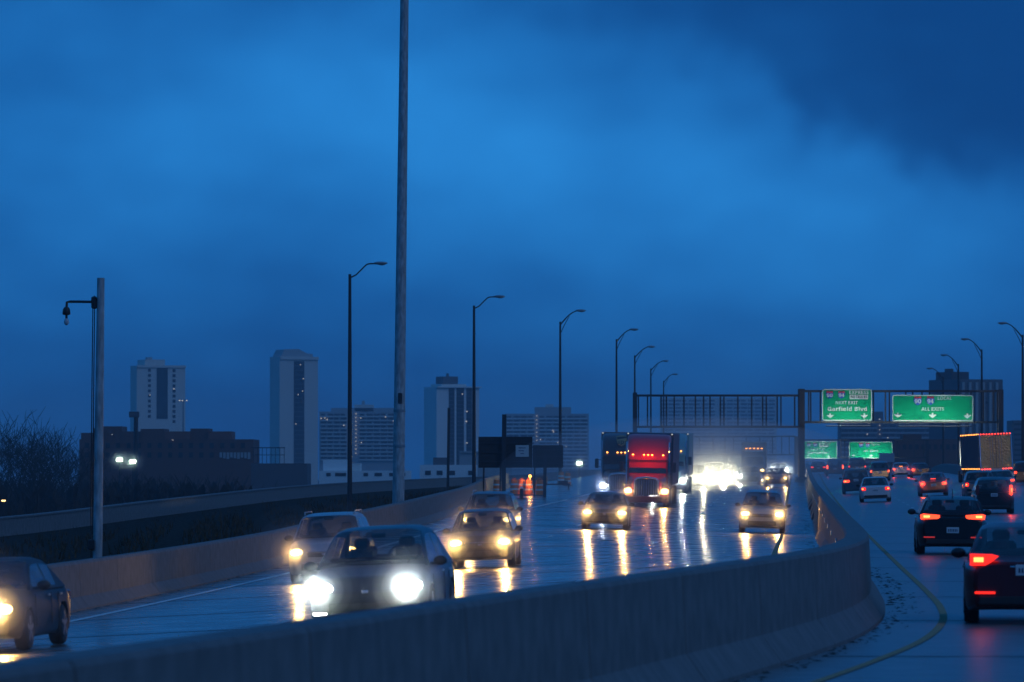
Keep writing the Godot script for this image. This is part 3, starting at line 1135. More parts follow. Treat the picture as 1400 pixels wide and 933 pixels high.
# conventional tractor with its trailer; the front bumper is at z = 0 and the trailer runs back
func semi(called: String, label: String, px: float, d: float, o: Dictionary) -> Node3D:
	var t := thing(called, label, "truck")
	seat_on_road(t, px, d, true, o.get("yaw", 0.0))
	var g := Geo.new()
	# hood: a tapered block
	var rows := []
	for q in [[-1.95, 1.02, 1.02, 1.78], [-1.2, 0.96, 0.98, 1.72], [-0.6, 0.86, 0.95, 1.64], [-0.2, 0.78, 0.95, 1.56], [-0.12, 0.70, 1.0, 1.46]]:
		var z: float = q[0]
		var w: float = q[1]
		var lo: float = q[2]
		var hi: float = q[3]
		rows.append([Vector3(-w, lo, z), Vector3(-w, hi - 0.22, z), Vector3(-w * 0.9, hi - 0.07, z), Vector3(-w * 0.6, hi, z), Vector3(w * 0.6, hi, z), Vector3(w * 0.9, hi - 0.07, z), Vector3(w, hi - 0.22, z), Vector3(w, lo, z)])
	g.grid(rows, -1.0)
	g.box(Vector3(0, 1.25, -0.5), Vector3(1.3, 0.5, 0.7))
	put("hood", g, o.paint, t)
	for sd in [-1.0, 1.0]:
		g = Geo.new()
		var fr := []
		for k in 9:
			var a := PI * k / 8.0
			fr.append([Vector3(sd * 0.74, 0.52 + sin(a) * 0.66, -0.75 + cos(a) * 0.66), Vector3(sd * 0.95, 0.54 + sin(a) * 0.70, -0.75 + cos(a) * 0.70), Vector3(sd * 1.20, 0.52 + sin(a) * 0.64, -0.75 + cos(a) * 0.66), Vector3(sd * 1.21, 0.42 + sin(a) * 0.60, -0.75 + cos(a) * 0.62)])
		g.grid(fr, sd)
		put("fender", g, o.paint, t)
		g = Geo.new()
		g.ball(Vector3(sd * 0.98, 0.86, -0.16), Vector3(0.20, 0.14, 0.14), 14, 8)
		var dark: bool = o.get("one_eyed", 0.0) == sd
		put("headlight", g, M.lens_dead if dark else o.head, t)
		if not dark:
			beam(t, Vector3(sd * 0.98, 0.86, 0.02), o.get("power", 10.0), o.get("glow", Color(1, 0.8, 0.52)), 0.10)
			beam(t, Vector3(sd * 0.98, 0.86, 0.015), o.get("spill", 7.0), o.get("glow", Color(1, 0.80, 0.52)), 0.10, false, 52.0)
		g = Geo.new()
		g.tube([Vector3(sd * 1.12, 0.95, -2.35), Vector3(sd * 1.15, 3.5, -2.35)], [0.075, 0.075], 10)
		put("exhaust_stack", g, M.chrome, t)
		g = Geo.new()
		g.cbox(Vector3(sd * 1.42, 2.15, -1.75), Vector3(0.22, 0.55, 0.10), 0.04)
		g.box(Vector3(sd * 1.27, 2.38, -1.78), Vector3(0.2, 0.03, 0.03))
		g.box(Vector3(sd * 1.27, 1.95, -1.78), Vector3(0.2, 0.03, 0.03))
		put("mirror", g, M.black, t)
	var spots := []
	for sd in [-1.0, 1.0]:
		if o.get("one_eyed", 0.0) != sd: spots.append(Vector3(sd * 0.98, 0.86, 0.0))
	mist(t, spots, o.get("reach", 1.35), called)
	# grille
	g = Geo.new()
	g.box(Vector3(0, 1.08, -0.10), Vector3(1.18, 0.86, 0.04))
	var gr := put("grille", g, M.black, t)
	for k in 9:
		g = Geo.new()
		g.box(Vector3(-0.52 + k * 0.13, 1.06, -0.07), Vector3(0.03, 0.80, 0.03))
		put("grille_bar", g, M.chrome, gr)
	g = Geo.new()
	g.tube([Vector3(-0.64, 0.66, -0.06), Vector3(-0.62, 1.44, -0.06), Vector3(-0.5, 1.54, -0.06), Vector3(0.0, 1.60, -0.06), Vector3(0.5, 1.54, -0.06), Vector3(0.62, 1.44, -0.06), Vector3(0.64, 0.66, -0.06)], [0.05, 0.05, 0.06, 0.06, 0.06, 0.05, 0.05], 8)
	put("grille_surround", g, M.chrome, t)
	g = Geo.new()
	g.cbox(Vector3(0, 0.42, -0.05), Vector3(2.4, 0.34, 0.16), 0.05)
	put("bumper", g, o.get("bumper", M.chrome), t)
	# cab and sleeper
	g = Geo.new()
	g.cbox(Vector3(0, 1.75, -2.35), Vector3(2.16, 1.7, 0.9), 0.08)
	g.cbox(Vector3(0, 1.85, -3.6), Vector3(2.34, 1.9, 1.7), 0.08)
	put("cab", g, o.paint, t)
	g = Geo.new()
	g.quad(Vector3(-1.0, 1.82, -1.88), Vector3(1.0, 1.82, -1.88), Vector3(0.95, 2.52, -1.93), Vector3(-0.95, 2.52, -1.93), Vector3(0, 0, 1))
	g.quad(Vector3(-1.0, 1.82, -1.88), Vector3(-1.085, 1.82, -2.2), Vector3(-1.085, 2.50, -2.25), Vector3(-0.95, 2.52, -1.93), Vector3(-1, 0, 0.3))
	g.quad(Vector3(1.0, 1.82, -1.88), Vector3(1.085, 1.82, -2.2), Vector3(1.085, 2.50, -2.25), Vector3(0.95, 2.52, -1.93), Vector3(1, 0, 0.3))
	put("windshield", g, M.glass, t)
	for sd in [-1.0, 1.0]:
		g = Geo.new()
		g.cbox(Vector3(sd * 1.083, 2.15, -2.45), Vector3(0.02, 0.55, 0.55), 0.006)
		put("side_window", g, M.glass, t)
		g = Geo.new()
		g.box(Vector3(sd * 0.4, 1.85, -1.86), Vector3(0.7, 0.02, 0.02), Basis(Vector3(0, 0, 1), 0.5))
		put("wiper", g, M.black, t)
	# roof fairing rising to the height of the trailer
	rows = []
	for q in [[-1.86, 1.06, 2.56], [-1.98, 1.10, 2.72], [-2.3, 1.12, 3.05], [-2.9, 1.16, 3.55], [-3.6, 1.18, 3.85], [-4.3, 1.19, 3.92]]:
		var z: float = q[0]
		var w: float = q[1]
		var hi: float = q[2]
		rows.append([Vector3(-w, 2.5, z), Vector3(-w, maxf(2.52, hi - 0.16), z), Vector3(-w * 0.93, hi - 0.04, z), Vector3(-w * 0.7, hi, z), Vector3(w * 0.7, hi, z), Vector3(w * 0.93, hi - 0.04, z), Vector3(w, maxf(2.52, hi - 0.16), z), Vector3(w, 2.5, z)])
	g = Geo.new()
	g.grid(rows, 1.0)
	put("roof_fairing", g, o.get("fairing", o.paint), t)
	g = Geo.new()
	g.box(Vector3(0, 2.55, -1.80), Vector3(2.0, 0.05, 0.22))
	put("sun_visor", g, o.get("visor", o.paint), t)
	for k in [-0.82, -0.22, 0.0, 0.22, 0.82]:
		g = Geo.new()
		g.ball(Vector3(k, 2.80, -1.99), Vector3(0.055, 0.035, 0.06), 8, 6)
		put("marker_light", g, M.amber, t)
	if o.has("marker_power"):
		var ol := OmniLight3D.new()
		ol.name = "marker_glow"
		t.add_child(ol, true)
		ol.position = Vector3(0, 2.95, -0.95)
		ol.light_energy = o.marker_power
		ol.light_color = Color(1.0, 0.66, 0.3)
		ol.light_size = 0.05
		ol.omni_range = 30.0
		ol.omni_attenuation = 2.0
		ol.shadow_enabled = true
	if o.has("emblem"):
		g = Geo.new()
		var sh := PackedVector2Array()
		for q in [[-0.28, 0.36], [0.0, 0.42], [0.28, 0.36], [0.28, 0.0], [0.20, -0.22], [0.0, -0.38], [-0.20, -0.22], [-0.28, 0.0]]:
			sh.append(Vector2(q[0] * 1.1, q[1]))
		g.prism(sh, 0.0, 0.03)
		var e := put("emblem", g, o.emblem, t)
		e.position = Vector3(0.0, 3.46, -2.60)
		e.rotation.x = -0.68
		g = Geo.new()
		var bow := PackedVector2Array()
		for q in [[-0.25, 0.30], [0.25, 0.34], [0.25, 0.22], [-0.25, 0.10]]:
			bow.append(Vector2(q[0] * 1.1, q[1]))
		g.prism(bow, 0.031, 0.036)
		put("emblem_band", g, o.paint, e)
		var tx := lettering("ups", 0.30, o.paint, e)
		tx.position = Vector3(0, -0.08, 0.034)
	# trailer
	g = Geo.new()
	g.cbox(Vector3(0, 2.56, -11.9), Vector3(2.58, 2.86, 14.0), 0.05)
	put("trailer", g, o.trailer, t)
	g = Geo.new()
	g.box(Vector3(0, 1.0, -9), Vector3(0.9, 0.22, 17))
	put("chassis", g, M.black, t)
	for sd in [-1.0, 1.0]:
		g = Geo.new()
		g.ball(Vector3(sd * 1.2, 3.93, -4.88), Vector3(0.05, 0.04, 0.04), 8, 6)
		put("clearance_light", g, M.window_lit, t)
		g = Geo.new()
		g.cbox(Vector3(sd * 1.0, 0.80, -3.4), Vector3(0.32, 0.5, 1.6), 0.1)
		put("fuel_tank", g, M.chrome, t)
	truck_wheels(t, [-0.75, -5.1, -6.4, -16.6, -17.9], 1.22)
	return t


func lettering(text: String, cap: float, m: Material, parent: Node3D, wide := 0.0) -> MeshInstance3D:
	var tm := TextMesh.new()
	var f := SystemFont.new()
	f.font_names = PackedStringArray(["Droid Sans"])
	f.font_weight = 600
	tm.font = f
	tm.font_size = 48
	tm.text = text
	tm.depth = 0.012
	tm.pixel_size = cap / 34.0
	var o := MeshInstance3D.new()
	o.mesh = tm
	o.material_override = m
	o.name = "lettering"
	parent.add_child(o, true)
	if wide > 0.0:
		var w := tm.get_aabb().size.x
		if w > 0: o.scale.x = wide / w
	return o


func oncoming() -> void:
	var warm := Color(1.0, 0.76, 0.42)
	var white := Color(0.96, 1.0, 0.95)
	var pale := Color(1.0, 0.96, 0.78)
	var cold := Color(0.86, 0.91, 1.0)
	var navy := paint(0.012, 0.016, 0.028)
	var black := paint(0.008, 0.008, 0.010)
	var silver := paint(0.35, 0.36, 0.37, 0.3, 0.5)
	var slate := paint(0.05, 0.055, 0.065, 0.35, 0.3)
	var charcoal := mat(0.012, 0.013, 0.017, 0.45)
	charcoal.metallic_specular = 0.35
	var bronze := paint(0.035, 0.030, 0.026, 0.35, 0.3)
	car("dark_sedan", "dark four-door sedan seen from its side, rear wheel beside the roadside wall", -9, 82, {"toward": true, "kind": "sedan", "paint": charcoal, "head": M.warm, "power": 8.0, "spill": 4.0, "glow": warm, "yaw": -0.03, "beam_angle": 40.0})
	car("navy_crossover", "dark blue smooth-nosed crossover with brilliant white headlights and low light bars", 528, 83, {"toward": true, "kind": "crossover", "paint": navy, "head": M.white, "power": 22.0, "spill": 6.5, "reach": 0.9, "glow": white, "beam_angle": 26.0, "fog": M.white, "plain_nose": true, "lens": 1.25, "yaw": -0.03})
	car("silver_suv", "silver SUV with roof rails half hidden behind the dark blue crossover", 456, 130, {"toward": true, "kind": "suv", "paint": silver, "head": M.warm, "power": 5.0, "beam_angle": 14.0, "spill_angle": 40.0, "glow": warm, "rails": true, "category": "SUV"})
	car("dark_hatchback", "dark hatchback with warm headlights directly ahead of a grey SUV", 664, 140, {"toward": true, "kind": "hatch", "paint": bronze, "head": M.warm, "power": 17.0, "glow": warm, "H": 1.58})
	car("grey_suv", "grey SUV with warm headlights following close behind the dark hatchback", 672, 180, {"toward": true, "kind": "suv", "paint": slate, "head": M.warm, "power": 17.0, "glow": warm, "category": "SUV", "rails": true})
	car("black_sedan", "black sedan with warm headlights driving ahead of the two big trucks", 829, 207, {"toward": true, "kind": "sedan", "paint": black, "head": M.warm, "power": 20.0, "glow": warm, "W": 1.88})
	car("silver_compact_suv", "silver compact SUV with warm headlights in the lane beside the curving barrier", 1042, 208, {"toward": true, "kind": "suv", "paint": silver, "head": M.warm, "power": 18.0, "glow": warm, "rails": true, "category": "SUV", "W": 1.86})
	car("dark_compact", "dark compact car with dim lamps near the gantry's middle post", 1062, 389, {"toward": true, "kind": "sedan", "paint": bronze, "head": M.warm, "power": 3.0, "spill": 2.5, "glow": warm, "lens": 0.6})
	semi("red_truck", "red long-nosed truck with chrome grille and amber roof lights", 883, 275, {"paint": paint(0.62, 0.010, 0.030), "marker_power": 1.1, "trailer": mat(0.05, 0.04, 0.06, 0.5), "head": M.warm, "power": 14.0, "glow": warm, "bumper": paint(0.2, 0.02, 0.02)})
	semi("brown_truck", "dark brown delivery truck with a shield emblem beside the red truck", 847, 298, {"paint": paint(0.030, 0.020, 0.016), "trailer": mat(0.04, 0.03, 0.026, 0.5), "head": M.cold, "power": 18.0, "glow": cold, "emblem": mat(0.35, 0.26, 0.10, 0.5), "one_eyed": 1.0})
	semi("teal_truck", "pale teal truck mostly hidden behind the red truck", 913, 338, {"paint": paint(0.20, 0.36, 0.34), "trailer": mat(0.22, 0.36, 0.35, 0.5), "head": M.white, "power": 14.0, "glow": white})
	var bank := FogVolume.new()
	bank.name = numbered("spray_bank")
	add_child(bank)
	bank.shape = RenderingServer.FOG_VOLUME_SHAPE_ELLIPSOID
	bank.size = Vector3(26, 9, 420)
	bank.position = Vector3(median_x(420.0) - 8.0, 1.6, -420)
	bank.rotation.y = -atan(heading(420.0))
	var bm := FogMaterial.new()
	bm.density = 0.0018
	bm.albedo = Color(0.95, 0.97, 1.0)
	bank.material = bm
	tag(bank, "low bank of pale spray hanging over the far express lanes", "spray", "", "stuff")
	# the dazzling pack further up
	car("dazzling_suv", "SUV lost in the glare of its own headlights, right of the pale teal truck", 950, 372, {"toward": true, "kind": "suv", "paint": slate, "head": M.white, "power": 10.0, "spill_angle": 42.0, "spill": 80.0, "reach": 4.6, "glow": pale, "lens": 1.4, "category": "SUV"})
	car("dazzling_van", "van with the brightest white headlights of the oncoming pack", 977, 405, {"toward": true, "kind": "minivan", "paint": slate, "head": M.white, "power": 16.0, "spill_angle": 42.0, "spill": 260.0, "reach": 6.0, "glow": pale, "lens": 1.6, "category": "van"})
	car("dazzling_sedan", "sedan in the glare beside the brightest van", 997, 440, {"toward": true, "kind": "sedan", "paint": slate, "head": M.white, "power": 10.0, "spill_angle": 20.0, "spill": 80.0, "reach": 4.6, "glow": pale, "lens": 1.4})
	car("dim_sedan", "small sedan with a single white glare in front of the box truck", 1024, 410, {"toward": true, "kind": "sedan", "paint": black, "head": M.white, "power": 9.0, "spill": 14.0, "reach": 1.5, "glow": white, "one_eyed": 1.0})
	car("glaring_sedan", "far dark car with two white headlights behind the dark compact car", 1065, 500, {"toward": true, "kind": "sedan", "paint": black, "head": M.white, "power": 40.0, "spill": 40.0, "reach": 2.2, "glow": white, "lens": 1.4, "W": 1.9})
	box_truck()


func box_truck() -> void:
	var t := thing("box_truck", "grey box truck with a row of amber lamps above its cab", "truck")
	seat_on_road(t, 1031, 470, true)
	var g := Geo.new()
	g.cbox(Vector3(0, 2.25, -4.2), Vector3(2.3, 2.4, 5.6), 0.06)
	put("cargo_box", g, mat(0.22, 0.20, 0.18, 0.6), t)
	g = Geo.new()
	g.cbox(Vector3(0, 1.35, -0.9), Vector3(2.05, 1.7, 1.5), 0.18)
	put("cab", g, paint(0.25, 0.25, 0.25), t)
	g = Geo.new()
	g.quad(Vector3(-0.9, 1.4, -0.14), Vector3(0.9, 1.4, -0.14), Vector3(0.8, 2.1, -0.145), Vector3(-0.8, 2.1, -0.145), Vector3(0, 0, 1))
	put("windshield", g, M.glass, t)
	g = Geo.new()
	g.cbox(Vector3(0, 2.62, -1.15), Vector3(1.7, 0.12, 0.6), 0.03)
	put("wind_deflector", g, M.white_wall, t)
	for k in 5:
		g = Geo.new()
		g.ball(Vector3(-0.7 + k * 0.35, 2.86, -1.38), Vector3(0.07, 0.05, 0.05), 8, 6)
		put("marker_light", g, M.amber, t)
	for sd in [-1.0, 1.0]:
		g = Geo.new()
		g.ball(Vector3(sd * 0.75, 0.85, -0.15), Vector3(0.16, 0.10, 0.08), 12, 8)
		put("headlight", g, M.warm, t)
		beam(t, Vector3(sd * 0.75, 0.85, 0.0), 7.0, Color(1, 0.88, 0.6), 0.07)
	g = Geo.new()
	g.cbox(Vector3(0, 0.5, -0.2), Vector3(2.05, 0.25, 0.25), 0.05)
	put("bumper", g, M.trim, t)
	truck_wheels(t, [-0.95, -5.6], 1.1)


func receding() -> void:
	var red_dark := paint(0.085, 0.008, 0.012)
	var black := paint(0.008, 0.008, 0.010)
	var navy := paint(0.015, 0.020, 0.035)
	var silver := paint(0.38, 0.39, 0.41, 0.3, 0.4)
	var white := paint(0.62, 0.62, 0.62)
	var red := paint(0.28, 0.010, 0.012)
	var grey_p := paint(0.12, 0.13, 0.14, 0.3, 0.4)
	car("maroon_sedan", "dark maroon sedan with wedge tail lights in the lane beside the yellow line", 1402, 77, {"toward": false, "kind": "sedan", "paint": red_dark, "tail": M.tail, "tail_shape": "wedge", "tail_size": [0.42, 0.17], "hot": true, "low_reflector": M.tail, "trim_mat": M.chrome, "L": 4.85, "H": 1.47, "tail_power": 0.2, "tail_y": 0.95, "plate_y": 0.80})
	car("black_suv", "black SUV with glowing slim tail lights and a green and white plate", 1299, 139, {"toward": false, "kind": "suv", "paint": black, "tail": M.tail_hot, "tail_shape": "slim", "tail_size": [0.50, 0.15], "hot": true, "low_reflector": M.tail_dim, "category": "SUV", "antenna": true, "tail_y": 1.02, "plate_y": 0.66, "H": 1.56, "rails": true, "tail_power": 0.2})
	car("dark_minivan", "dark minivan with tail lights stacked at its corner beyond the black SUV", 1357, 250, {"toward": false, "kind": "minivan", "paint": black, "tail": M.tail_hot, "tail_size": [0.16, 0.50], "hot": true, "tail_mist": 0.8, "tail_dark": 1.0, "category": "van", "tail_y": 1.15, "plate_y": 0.92, "head": M.warm, "power": 3.0, "tail_power": 0.2})
	car("grey_green_suv", "grey SUV with one red lamp behind the chrome-backed trailer", 1339, 300, {"toward": false, "kind": "suv", "paint": grey_p, "tail": M.tail, "tail_size": [0.20, 0.22], "hot": true, "category": "SUV", "tail_dark": -1.0, "head": M.warm, "power": 3.0})
	car("pale_sedan", "pale blue-grey sedan between the dark minivan and the chrome-backed trailer", 1368, 325, {"toward": false, "kind": "sedan", "paint": silver, "tail": M.tail_hot, "tail_size": [0.24, 0.14], "head": M.warm, "power": 120.0, "beam_angle": 14.0})
	car("red_sedan", "red sedan with lit brake lights and a glowing high lamp", 1276, 325, {"toward": false, "kind": "sedan", "paint": red, "tail": M.tail_hot, "tail_size": [0.30, 0.17], "hot": true, "brake": M.tail_hot, "tail_power": 0.6, "H": 1.5, "tail_mist": 1.2})
	car("white_sedan", "white sedan with round red tail lights following the black SUV near the barrier", 1197, 306, {"toward": false, "kind": "sedan", "paint": white, "tail": M.tail, "tail_size": [0.26, 0.19], "hot": true, "H": 1.5, "tail_power": 0.3, "trim_mat": M.chrome})
	car("dark_wide_suv", "dark SUV with an orange left tail light ahead of the white sedan", 1171, 362, {"toward": false, "kind": "suv", "paint": navy, "tail": M.tail_hot, "tail_size": [0.42, 0.17], "hot": true, "category": "SUV", "tail_dark": -1.0, "rails": true, "H": 1.8, "W": 1.95, "plate_y": 0.98})
	car("silver_van", "silver SUV with round red lamps below the second local sign", 1203, 478, {"toward": false, "kind": "minivan", "paint": grey_p, "tail": M.tail, "tail_size": [0.18, 0.24], "hot": true, "category": "SUV", "H": 1.85})
	car("small_white_sedan", "small white sedan with three red brake lamps near the blank grey panel", 1232, 520, {"toward": false, "kind": "sedan", "paint": white, "tail": M.tail_hot, "tail_size": [0.24, 0.20], "hot": true, "brake": M.tail_core, "tail_power": 0.6, "tail_mist": 1.2})
	car("tall_pickup", "dark tall vehicle with upright orange lamps below the second express sign", 1142, 545, {"toward": false, "kind": "suv", "paint": navy, "tail": M.tail_hot, "tail_size": [0.17, 0.44], "hot": true, "H": 1.85, "W": 2.0, "category": "pickup", "tail_y": 0.98})
	car("maroon_car", "distant maroon car with a faint red lamp by the barrier end", 1119, 575, {"toward": false, "kind": "sedan", "paint": red_dark, "tail": M.tail, "tail_size": [0.3, 0.16]})
	car("dark_van", "distant dark van with small red lamps between the two green signs", 1172, 560, {"toward": false, "kind": "minivan", "paint": navy, "tail": M.tail, "tail_size": [0.16, 0.18], "category": "van", "W": 2.1, "H": 1.9})
	car("brown_car", "distant brown car with a glowing orange lamp beside the red sedan", 1258, 505, {"toward": false, "kind": "sedan", "paint": red_dark, "tail": M.tail_hot, "tail_size": [0.30, 0.22], "hot": true, "tail_dark": -1.0, "tail_power": 1.2, "tail_mist": 1.2})
	car("shadowy_suv", "dark SUV with pale reflections right of the chrome-backed trailer", 1402, 372, {"toward": false, "kind": "suv", "paint": navy, "tail": M.tail, "tail_size": [0.2, 0.2], "category": "SUV"})
	trailer_truck()


func trailer_truck() -> void:
	var t := thing("box_trailer", "tall box trailer with bright steel rear doors rimmed by red and amber lamps", "trailer")
	seat_on_road(t, 1364, 403, false, 0.06)
	var g := Geo.new()
	# rear at z = 0, body runs forward (+z)
	g.cbox(Vector3(0, 2.50, 8.1), Vector3(2.58, 2.86, 16.1), 0.04)
	var side := mat(0.10, 0.10, 0.12, 0.95)
	side.specular_mode = BaseMaterial3D.SPECULAR_DISABLED
	put("cargo_box", g, side, t)
	var steel := mat(0.60, 0.40, 0.18, 0.30, 1.0)
	steel.normal_enabled = true
	steel.normal_texture = noise_tex(77, 0.03, grey(0), grey(1), 256, 4, true, 8.0)
	steel.normal_scale = 1.0
	steel.uv1_triplanar = true
	steel.uv1_scale = Vector3(0.5, 0.5, 0.5)
	for sd in [-1.0, 1.0]:
		g = Geo.new()
		g.cbox(Vector3(sd * 0.60, 2.48, 0.02), Vector3(1.16, 2.56, 0.05), 0.012)
		var dr := put("door", g, steel, t)
		for k in [0.25, 0.45]:
			g = Geo.new()
			g.tube([Vector3(sd * k, 1.28, -0.04), Vector3(sd * k, 3.70, -0.04)], [0.02, 0.02], 8)
			put("lock_rod", g, M.galv, dr)
		g = Geo.new()
		g.box(Vector3(sd * 1.24, 2.5, -0.005), Vector3(0.08, 2.8, 0.06))
		put("door_post", g, M.chrome, t)
		g = Geo.new()
		g.box(Vector3(sd * 0.62, 0.72, 0.12), Vector3(0.12, 0.72, 0.08))
		put("bumper_hanger", g, M.galv, t)
		g = Geo.new()
		g.box(Vector3(sd * 0.95, 0.62, 2.2), Vector3(0.5, 0.75, 0.02))
		put("mud_flap", g, M.black, t)
	g = Geo.new()
	g.box(Vector3(0, 0.42, 0.10), Vector3(2.3, 0.10, 0.10))
	put("rear_bumper", g, M.galv, t)
	g = Geo.new()
	g.box(Vector3(0, 1.10, 0.05), Vector3(2.56, 0.18, 0.12))
	put("rear_sill", g, M.galv, t)
	for k in 11:
		g = Geo.new()
		g.ball(Vector3(-1.15 + k * 0.23, 3.86, -0.02), Vector3(0.055, 0.04, 0.03), 8, 6)
		put("marker_light", g, M.marker_red, t)
	for k in 12:
		if absi(k * 2 - 11) < 4: continue
		g = Geo.new()
		g.ball(Vector3(-1.15 + k * 0.209, 1.10, -0.03), Vector3(0.065, 0.045, 0.03), 8, 6)
		put("tail_lamp", g, M.marker_red, t)
	for k in 12:
		for y in [3.87, 1.14]:
			g = Geo.new()
			g.ball(Vector3(1.305, y, 0.5 + k * 1.35), Vector3(0.03, 0.05, 0.09), 8, 6)
			put("side_marker", g, M.amber, t)
	truck_wheels(t, [2.9, 4.2, 14.8], 1.22)
	# tractor, hidden ahead of the trailer
	g = Geo.new()
	g.cbox(Vector3(0, 2.1, 17.8), Vector3(2.3, 2.9, 2.2), 0.1)
	g.cbox(Vector3(0, 1.2, 19.7), Vector3(1.8, 1.2, 1.8), 0.1)
	put("tractor_cab", g, paint(0.10, 0.10, 0.12), t)
	truck_wheels(t, [16.2, 20.0], 1.22)
	beam(t, Vector3(0.0, 1.1, -0.15), 0.8, Color(1, 0.25, 0.12), 0.2, true, 70.0)


# ------------------------------------------------------------------ sign gantries
func outline(x0: float, y0: float, x1: float, y1: float, r: float) -> PackedVector2Array:
	var p := PackedVector2Array()
	for c in [[x1 - r, y1 - r, 0.0], [x0 + r, y1 - r, PI / 2], [x0 + r, y0 + r, PI], [x1 - r, y0 + r, PI * 1.5]]:
		for k in 5:
			var a: float = c[2] + PI / 2 * k / 4.0
			p.append(Vector2(c[0] + cos(a) * r, c[1] + sin(a) * r))
	return p


func shield(t: Node3D, x: float, y: float, w: float, h: float, num: String) -> void:
	var p := PackedVector2Array()
	for q in [[-0.36, 0.5], [0.0, 0.42], [0.36, 0.5], [0.5, 0.2], [0.5, -0.05], [0.36, -0.3], [0.0, -0.5], [-0.36, -0.3], [-0.5, -0.05], [-0.5, 0.2]]:
		p.append(Vector2(q[0] * w, q[1] * h))
	var g := Geo.new()
	g.prism(p, 0.0, 0.02)
	var s := put("route_shield", g, M.sign_blue, t)
	s.position = Vector3(x, y, 0.03)
	p = PackedVector2Array()
	for q in [[-0.36, 0.5], [0.0, 0.42], [0.36, 0.5], [0.46, 0.28], [-0.46, 0.28]]:
		p.append(Vector2(q[0] * w, q[1] * h))
	g = Geo.new()
	g.prism(p, 0.021, 0.026)
	put("red_band", g, M.sign_red, s)
	var l := lettering(num, h * 0.44, M.sign_white, s, w * 0.78)
	l.position = Vector3(0, -0.05 * h, 0.028)


func down_arrow(t: Node3D, x: float, y: float, w: float, h: float) -> void:
	var p := PackedVector2Array()
	for q in [[-0.11, 0.5], [0.11, 0.5], [0.11, 0.12], [0.5, 0.22], [0.5, 0.05], [0.0, -0.5], [-0.5, 0.05], [-0.5, 0.22], [-0.11, 0.12]]:
		p.append(Vector2(q[0] * w, q[1] * h))
	var g := Geo.new()
	g.prism(p, 0.0, 0.02)
	put("arrow", g, M.sign_white, t).position = Vector3(x, y, 0.03)


# rect in photo pixels; words: [text, px, py, width px, cap px, material]
func sign_board(called: String, label: String, r: Array, d: float, words: Array, shields: Array, arrows: Array, boxes: Array, power: float) -> void:
	var k := d / FOCAL
	var cx: float = (r[0] + r[2]) * 0.5
	var cy: float = (r[1] + r[3]) * 0.5
	var w: float = (r[2] - r[0]) * k
	var h: float = (r[3] - r[1]) * k
	var t := thing(called, label, "road sign", seen(cx, cy, d))
	var g := Geo.new()
	g.prism(outline(-w / 2, -h / 2, w / 2, h / 2, 0.22), -0.06, 0.0)
	put("panel", g, M.sign_green, t)
	g = Geo.new()
	var a := outline(-w / 2 + 0.02, -h / 2 + 0.02, w / 2 - 0.02, h / 2 - 0.02, 0.20)
	var b := outline(-w / 2 + 0.11, -h / 2 + 0.11, w / 2 - 0.11, h / 2 - 0.11, 0.14)
	for i in a.size():
		var j := (i + 1) % a.size()
		g.quad(Vector3(a[i].x, a[i].y, 0.008), Vector3(a[j].x, a[j].y, 0.008), Vector3(b[j].x, b[j].y, 0.008), Vector3(b[i].x, b[i].y, 0.008), Vector3(0, 0, 1))
	put("border", g, M.sign_white, t)
	for q in boxes:
		g = Geo.new()
		g.cbox(Vector3(((q[0] + q[2]) * 0.5 - cx) * k, (cy - (q[1] + q[3]) * 0.5) * k, 0.015), Vector3((q[2] - q[0]) * k, (q[3] - q[1]) * k, 0.02), 0.005)
		put("inset_plate", g, M.sign_white, t)
	for q in words:
		var l := lettering(q[0], q[4] * k, q[5], t, q[3] * k)
		l.position = Vector3((q[1] - cx) * k, (cy - q[2]) * k, 0.036)
	for q in shields:
		shield(t, (q[0] - cx) * k, (cy - q[1]) * k, q[2] * k, q[3] * k, q[4])
	for q in arrows:
		down_arrow(t, (q[0] - cx) * k, (cy - q[1]) * k, q[2] * k, q[3] * k)
	# floodlight bar held out below the lower edge
	g = Geo.new()
	g.cbox(Vector3(0, -h / 2 - 0.45, 2.05), Vector3(w * 0.9, 0.07, 0.16), 0.02)
	for sd in [-1.0, 1.0]:
		g.box(Vector3(sd * w * 0.35, -h / 2 - 0.42, 1.0), Vector3(0.05, 0.05, 2.1))
	put("sign_light_bar", g, M.dark_steel, t)
	g = Geo.new()
	g.box(Vector3(0, -h / 2 - 0.408, 2.03), Vector3(w * 0.86, 0.010, 0.10))
	put("sign_lamp", g, lamp(0.9, 1.0, 0.92, 0.4), t)
	var al := AreaLight3D.new()
	al.name = "sign_flood"
	t.add_child(al, true)
	al.area_size = Vector2(w * 0.86, 0.10)
	al.position = Vector3(0, -h / 2 - 0.39, 2.03)
	al.rotation.x = atan2(h * 0.5 + 0.5, 2.03)
	al.light_energy = power
	al.light_color = Color(0.92, 1.0, 0.94)
	al.area_range = 60.0
	al.shadow_enabled = true


func bar(t: Node3D, called: String, a: Vector3, b: Vector3, w: float) -> void:
	var g := Geo.new()
	var dir := b - a
	var n_ := dir.normalized()
	var u := n_.cross(Vector3.UP if absf(n_.y) < 0.9 else Vector3.RIGHT).normalized()
	var q := n_.cross(u).normalized()
	g.box((a + b) * 0.5, Vector3(w, w, dir.length()), Basis(u, q, n_))
	put(called, g, M.dark_steel, t)


